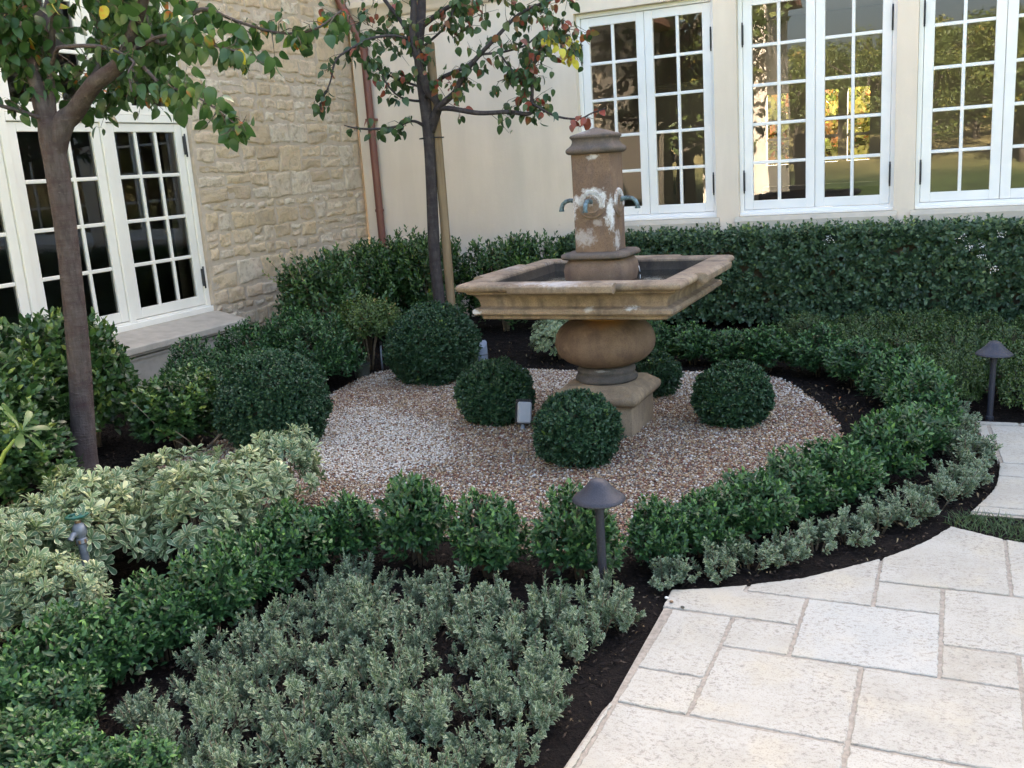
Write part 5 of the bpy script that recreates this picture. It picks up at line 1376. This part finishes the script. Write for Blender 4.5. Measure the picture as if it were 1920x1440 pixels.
def catmull(pts, sub=5):
    P = np.array(pts, float); P = np.vstack([2 * P[0] - P[1], P, 2 * P[-1] - P[-2]]); out = []
    for i in range(1, len(P) - 2):
        for s_ in range(sub):
            t = s_ / sub
            out.append(.5 * (2 * P[i] + (P[i + 1] - P[i - 1]) * t + (2 * P[i - 1] - 5 * P[i] + 4 * P[i + 1] - P[i + 2]) * t * t + (3 * P[i] - 3 * P[i + 1] + P[i + 2] - P[i - 1]) * t ** 3))
    out.append(P[-2]); return np.array(out)
def pear_tree(base, branches, name, label, bark, leafmat, spec, extra, L, W, seed, tint_fn):
    """spec: branch -> (start fraction, twigs, leaves per twig, twig length)"""
    rng = np.random.default_rng(seed); e = empty(name, (base[0], base[1], 0), label, "tree"); off = np.array([base[0], base[1], 0])
    rr = random.Random(seed)
    tk = MB()
    c = catmull(branches['trunk'], 6); tk.tube([tuple(p[:3] - off) for p in c], [max(.003, p[3]) * (1 + .015 * math.sin(i * .55)) for i, p in enumerate(c)], 18, wob=.006, rng=rr)
    tk.build("trunk", bark, e)
    lv = Leaves(); bm_ = MB(); br = MB(); tws = MB()
    big = MB()
    for k, b in branches.items():
        if k == 'trunk': continue
        c = catmull(b, 5); pts = [tuple(p[:3] - off) for p in c]
        bm_.tube(pts, [max(.0015, p[3]) for p in c], 10 if b[0][3] > .02 else 7, wob=.01, rng=rr)
    for k, (f0, nt, nl, tl) in spec.items():
        c = catmull(branches[k], 8)[:, :3] if k in branches else catmull(extra[k], 8)[:, :3]
        for _ in range(nt):
            u = f0 + (1 - f0) * rng.uniform(0, 1); q = u * (len(c) - 1); i = min(int(q), len(c) - 2)
            p = c[i] + (c[i + 1] - c[i]) * (q - i); t = nrm((c[i + 1] - c[i])[None])[0]
            d = t * .5 + rng.normal(0, .6, 3) + np.array([0, 0, .15]); d = d / np.linalg.norm(d)
            ln = tl * rng.uniform(.4, 1.3); mid = p + d * ln * .5 + rng.normal(0, .012, 3); end = p + d * ln + np.array([0, 0, -.15 * ln])
            tws.tube([tuple(p - off), tuple(mid - off), tuple(end - off)], [.0032, .0024, .0012], 5)
            m = max(1, int(nl * rng.uniform(.5, 1.4)))
            s_ = rng.uniform(.25, 1.05, m)[:, None]
            ap = p + (mid - p) * np.minimum(s_ * 2, 1) + (end - mid) * np.maximum(s_ * 2 - 1, 0)
            pd = nrm(rng.normal(0, .8, (m, 3)) + np.array([0, 0, -.35])); pl_ = rng.uniform(.015, .035, m)[:, None]
            lp = ap + pd * pl_
            for a_, b_ in zip(ap, lp): tws.tube([tuple(a_ - off), tuple(b_ - off)], [.0009, .0008], 3, cap=False)
            ld = nrm(pd * .5 + np.array([0, 0, -.75]) + rng.normal(0, .35, (m, 3)))
            s2 = rng.uniform(.7, 1.25, m)
            lv.add(lp - off, ld, rng.normal(0, 1, (m, 3)) + np.array([.35, -.9, .5]), L * s2, W * s2 * rng.uniform(.85, 1.1, m), tint_fn(rng, m, lp))
    bo = bm_.build("branch", bark, e)
    obj("twig", tws.mesh("twig"), M['twig'], bo)
    obj("crown", lv.mesh("crown", 'pear', fold=.2, curl=.32), leafmat, e)
    return e
def tint_l(rng, m, p): 
    t = rng.beta(1.6, 2.6, m) * .72
    return np.where(rng.uniform(0, 1, m) < .035, rng.uniform(.7, .93, m), t)
xl = dict(x1=[(-4.7, 3.6, 2.35), (-4.75, 3.5, 2.5), (-4.8, 3.4, 2.55)], x2=[(-4.85, 4.35, 2.3), (-4.5, 4.4, 2.4), (-4.2, 4.4, 2.5)], x3=[(-4.35, 4.15, 2.45), (-4.1, 4.1, 2.6), (-3.85, 4.05, 2.65)], x4=[(-4.6, 3.75, 2.3), (-4.5, 3.7, 2.5), (-4.4, 3.7, 2.65)], x5=[(-4.9, 4.6, 2.2), (-4.7, 4.7, 2.25), (-4.4, 4.7, 2.3)], x6=[(-3.95, 4.1, 2.3), (-3.75, 4.05, 2.38), (-3.55, 4.0, 2.4)], x7=[(-4.5, 4.0, 2.9), (-4.1, 3.9, 2.9), (-3.6, 3.8, 2.9)])
pear_tree((-4.593, 3.763), LTP, "pear_tree", "pear tree with reddish banded trunk and full green crown at the left", M['bark'], M['pear'],
          dict(a=(.3, 26, 6, .18), b=(.3, 16, 6, .16), c=(.2, 30, 6, .2), d=(.62, 26, 6, .2), e=(.4, 8, 5, .12), f=(.3, 14, 6, .16), g=(.55, 9, 4, .09), h=(.3, 36, 5, .10), i=(.2, 32, 5, .12), j=(.35, 22, 5, .11), k=(.0, 34, 6, .2), x1=(0, 26, 6, .2), x2=(0, 40, 6, .22), x3=(0, 40, 6, .2), x4=(0, 34, 6, .2), x5=(0, 36, 6, .2), x6=(0, 26, 6, .16), x7=(0, 50, 6, .3)), xl, .068, .048, 801, tint_l)
def tint_m(rng, m, p):
    t = rng.uniform(0, .6, m)
    t = np.where(rng.uniform(0, 1, m) < .2, rng.uniform(.64, .93, m), t)
    t = np.where((p[:, 0] < -4.35) & (rng.uniform(0, 1, m) < .6), rng.uniform(.0, .5, m), t)
    t = np.where((p[:, 0] > -2.95) & (p[:, 2] < 2.1), rng.uniform(.8, .92, m), t)
    return np.where((p[:, 0] > -3.1) & (p[:, 2] > 2.38) & (p[:, 2] < 2.62) & (rng.uniform(0, 1, m) < .55), 1.0, t)  # sunlit leaves at the crown's right: sunshine painted as yellow tint
pear_tree((-4.352, 7.743), MTP, "pear_tree", "slender pear tree with sparse reddening leaves tied beside a wooden stake", M['bark2'], M['pear2'],
          dict(a=(.3, 22, 4, .24), b=(.25, 34, 4, .2), c=(.35, 42, 4, .2), d=(.3, 8, 3, .07), e=(.3, 10, 4, .14), f=(.2, 12, 4, .2), g=(.2, 18, 4, .22), h=(.15, 26, 4, .14), i=(.2, 15, 4, .12), j=(.2, 15, 4, .11), k=(.2, 12, 4, .14), l=(.05, 34, 4, .17), m=(.1, 20, 4, .15), n=(.2, 16, 4, .18), x1=(0, 20, 4, .22), x2=(0, 26, 4, .25), x3=(0, 26, 4, .25), x4=(0, 14, 4, .2)), dict(x2=[(-4.0, 7.7, 2.7), (-3.8, 7.7, 2.85), (-3.6, 7.75, 3.0)], x3=[(-4.5, 7.6, 2.75), (-4.75, 7.5, 2.9), (-4.95, 7.4, 2.95)], x4=[(-3.6, 7.65, 2.3), (-3.4, 7.65, 2.35), (-3.3, 7.65, 2.45)], x1=[(-3.3, 7.75, 2.9), (-3.1, 7.75, 2.75), (-2.95, 7.8, 2.65)]), .068, .05, 802, tint_m)
sk = empty("wooden_stake", (-4.282, 7.79, 0), "round tan wooden stake standing right beside the slender pear trunk", "stake")
s = MB(); s.tube([(0, .03, -.1), (0, .02, .23), (.003, .02, 1.46), (.0, .02, 2.17), (.004, .02, 2.70), (.004, .02, 2.715)], [.042, .042, .042, .041, .040, .037], 18); s.build("pole", M['stake'], sk, angle=50)
s = MB(); s.tube([(-.16, -.02, 1.9), (-.09, -.10, 1.9), (.03, -.05, 1.9), (.06, .03, 1.9), (-.01, .08, 1.9), (-.1, .06, 1.9), (-.16, -.02, 1.9)], .006, 6, cap=False); s.build("tie", M['gasket'], sk)

# ---------------------------------------------------------------- trees and guest house behind the camera (seen mirrored in the panes)
def oak(seed):
    rng = np.random.default_rng(seed); lv = Leaves(); s = MB(); rr = random.Random(seed)
    s.tube([(0, 0, -.3), (.1, 0, 1.2), (0, .1, 2.4), (.15, 0, 4.2)], [.32, .24, .2, .08], 12, wob=.05, rng=rr)
    for i in range(34):
        a = rng.uniform(0, 6.28); q = rng.uniform(.6, 2.6); z = rng.uniform(2.0, 6.2); c_ = np.array([math.cos(a) * q, math.sin(a) * q, z])
        s.tube([(0, 0, min(z * .6, 3.6)), tuple(c_ * np.array([.5, .5, .85])), tuple(c_)], [.09, .06, .02], 6)
        m = 170; d = nrm(rng.normal(0, 1, (m, 3))); p = c_ + d * rng.uniform(.2, 1, (m, 1)) ** .5 * np.array([1., 1., .7]) * rng.uniform(.7, 1.15)
        lv.add(p, rng.normal(0, 1, (m, 3)), d + rng.normal(0, .5, (m, 3)), rng.uniform(.14, .26, m), rng.uniform(.09, .15, m), np.clip(rng.normal(rng.uniform(.2, .7), .18, m), 0, 1))
    return lv.mesh("crown", 'tri', fold=.2), s.mesh("trunk")
oaks = [oak(900 + i) for i in range(3)]
def hill_z(x, y): return -.1 + 5.2 * max(0, min(1, (-9 - y) / 50)) ** 1.2
spots = [(-9.8, -10.5), (-7.4, -9.5), (-12, -13), (-1.2, -17), (5.2, -17), (1.9, -16), (8.2, -19), (-.4, -35), (4.6, -34), (9, -31), (-4, -38), (13, -26), (2.0, -40), (-8.5, -33), (11.5, -15), (17, -16), (-8.4, -6.2), (-6.9, -5.0), (-10.5, -8), (-3.2, -20), (.6, -22), (3.4, -19.5), (-1.4, -26), (6.5, -24), (2.4, -29), (-5, -28), (10, -22), (15, 2), (16, 9), (14, -8), (-14, -20)]
spots += [(-2.2, -22), (3.6, -25), (6.8, -29), (.4, -29), (-6, -22), (12, -21), (4.2, -43), (8.5, -42), (-2.5, -45), (-7.5, -42), (0.8, -47), (15, -36), (-13, -38), (-17, -27), (20, -24)]
for i, (x, y) in enumerate(spots):
    me, s = oaks[i % 3]
    e = empty("oak_tree", (x, y, hill_z(x, y)), "broad leafy oak on the slope opposite the house, seen mirrored in the windows", "tree", "oaks opposite the house", rz=i * 1.1); q = (.85 if y > -12 else .6) + .2 * ((i * 37) % 10) / 10; e.scale = (q, q, q)
    obj("crown", me, M['oak'], e); obj("trunk", s, M['barkoak'], e)
# sunlit bushes behind the house, seen through the room
bs = [dome_shrub(950 + i, 1.1, 2.3, 700, 6, .3, .17, .10, .4, kind='tri', lump=.25, tint=(.2, 1.0), tip=.1, fill=.5) for i in range(2)]
M['sunbush'] = leaf_mat("yellowing_bush_leaf", [(0, (.05, .08, .015)), (.5, (.13, .16, .03)), (.85, (.26, .24, .05)), (1, (.32, .12, .04))], rough=.5, trans=.35)
for i, x in enumerate([-6.4, -5.0, -3.7, -2.4, -1.1, .2, 1.6]):
    me, s = bs[i % 2]
    plant("garden_bush", (x, 18.0 + .9 * (i % 2), -.1), me, M['sunbush'], s, 'twig', "sunlit yellowing bush behind the house, seen through both windows of the room", "bush", "bushes behind the house", rz=i * 1.4, sc=(1.1, 1.1, 1.35))
gh = empty("guest_house", (-4.9, -8.0, 0), "cream stucco guest house across the lawn, mirrored in the middle window", "house")
s = MB(); s.box(-1.4, .35, -2.5, 1.0, -.1, 5.4); s.build("wall", M['stucco'], gh)
s = MB(); s.add([(-1.7, 1.3, 5.41), (.65, 1.3, 5.41), (.65, -2.8, 5.41), (-1.7, -2.8, 5.41), (-1.7, -.8, 6.4), (.65, -.8, 6.4)], [(0, 1, 5, 4), (2, 3, 4, 5), (0, 4, 3), (1, 2, 5), (3, 2, 1, 0)]); s.build("roof", M['roof'], gh)
s = MB(); s.bbox(-1.1, -.2, 1.001, 1.06, 0, 2.1, .01); s.build("door", M['dark_wood'], gh)
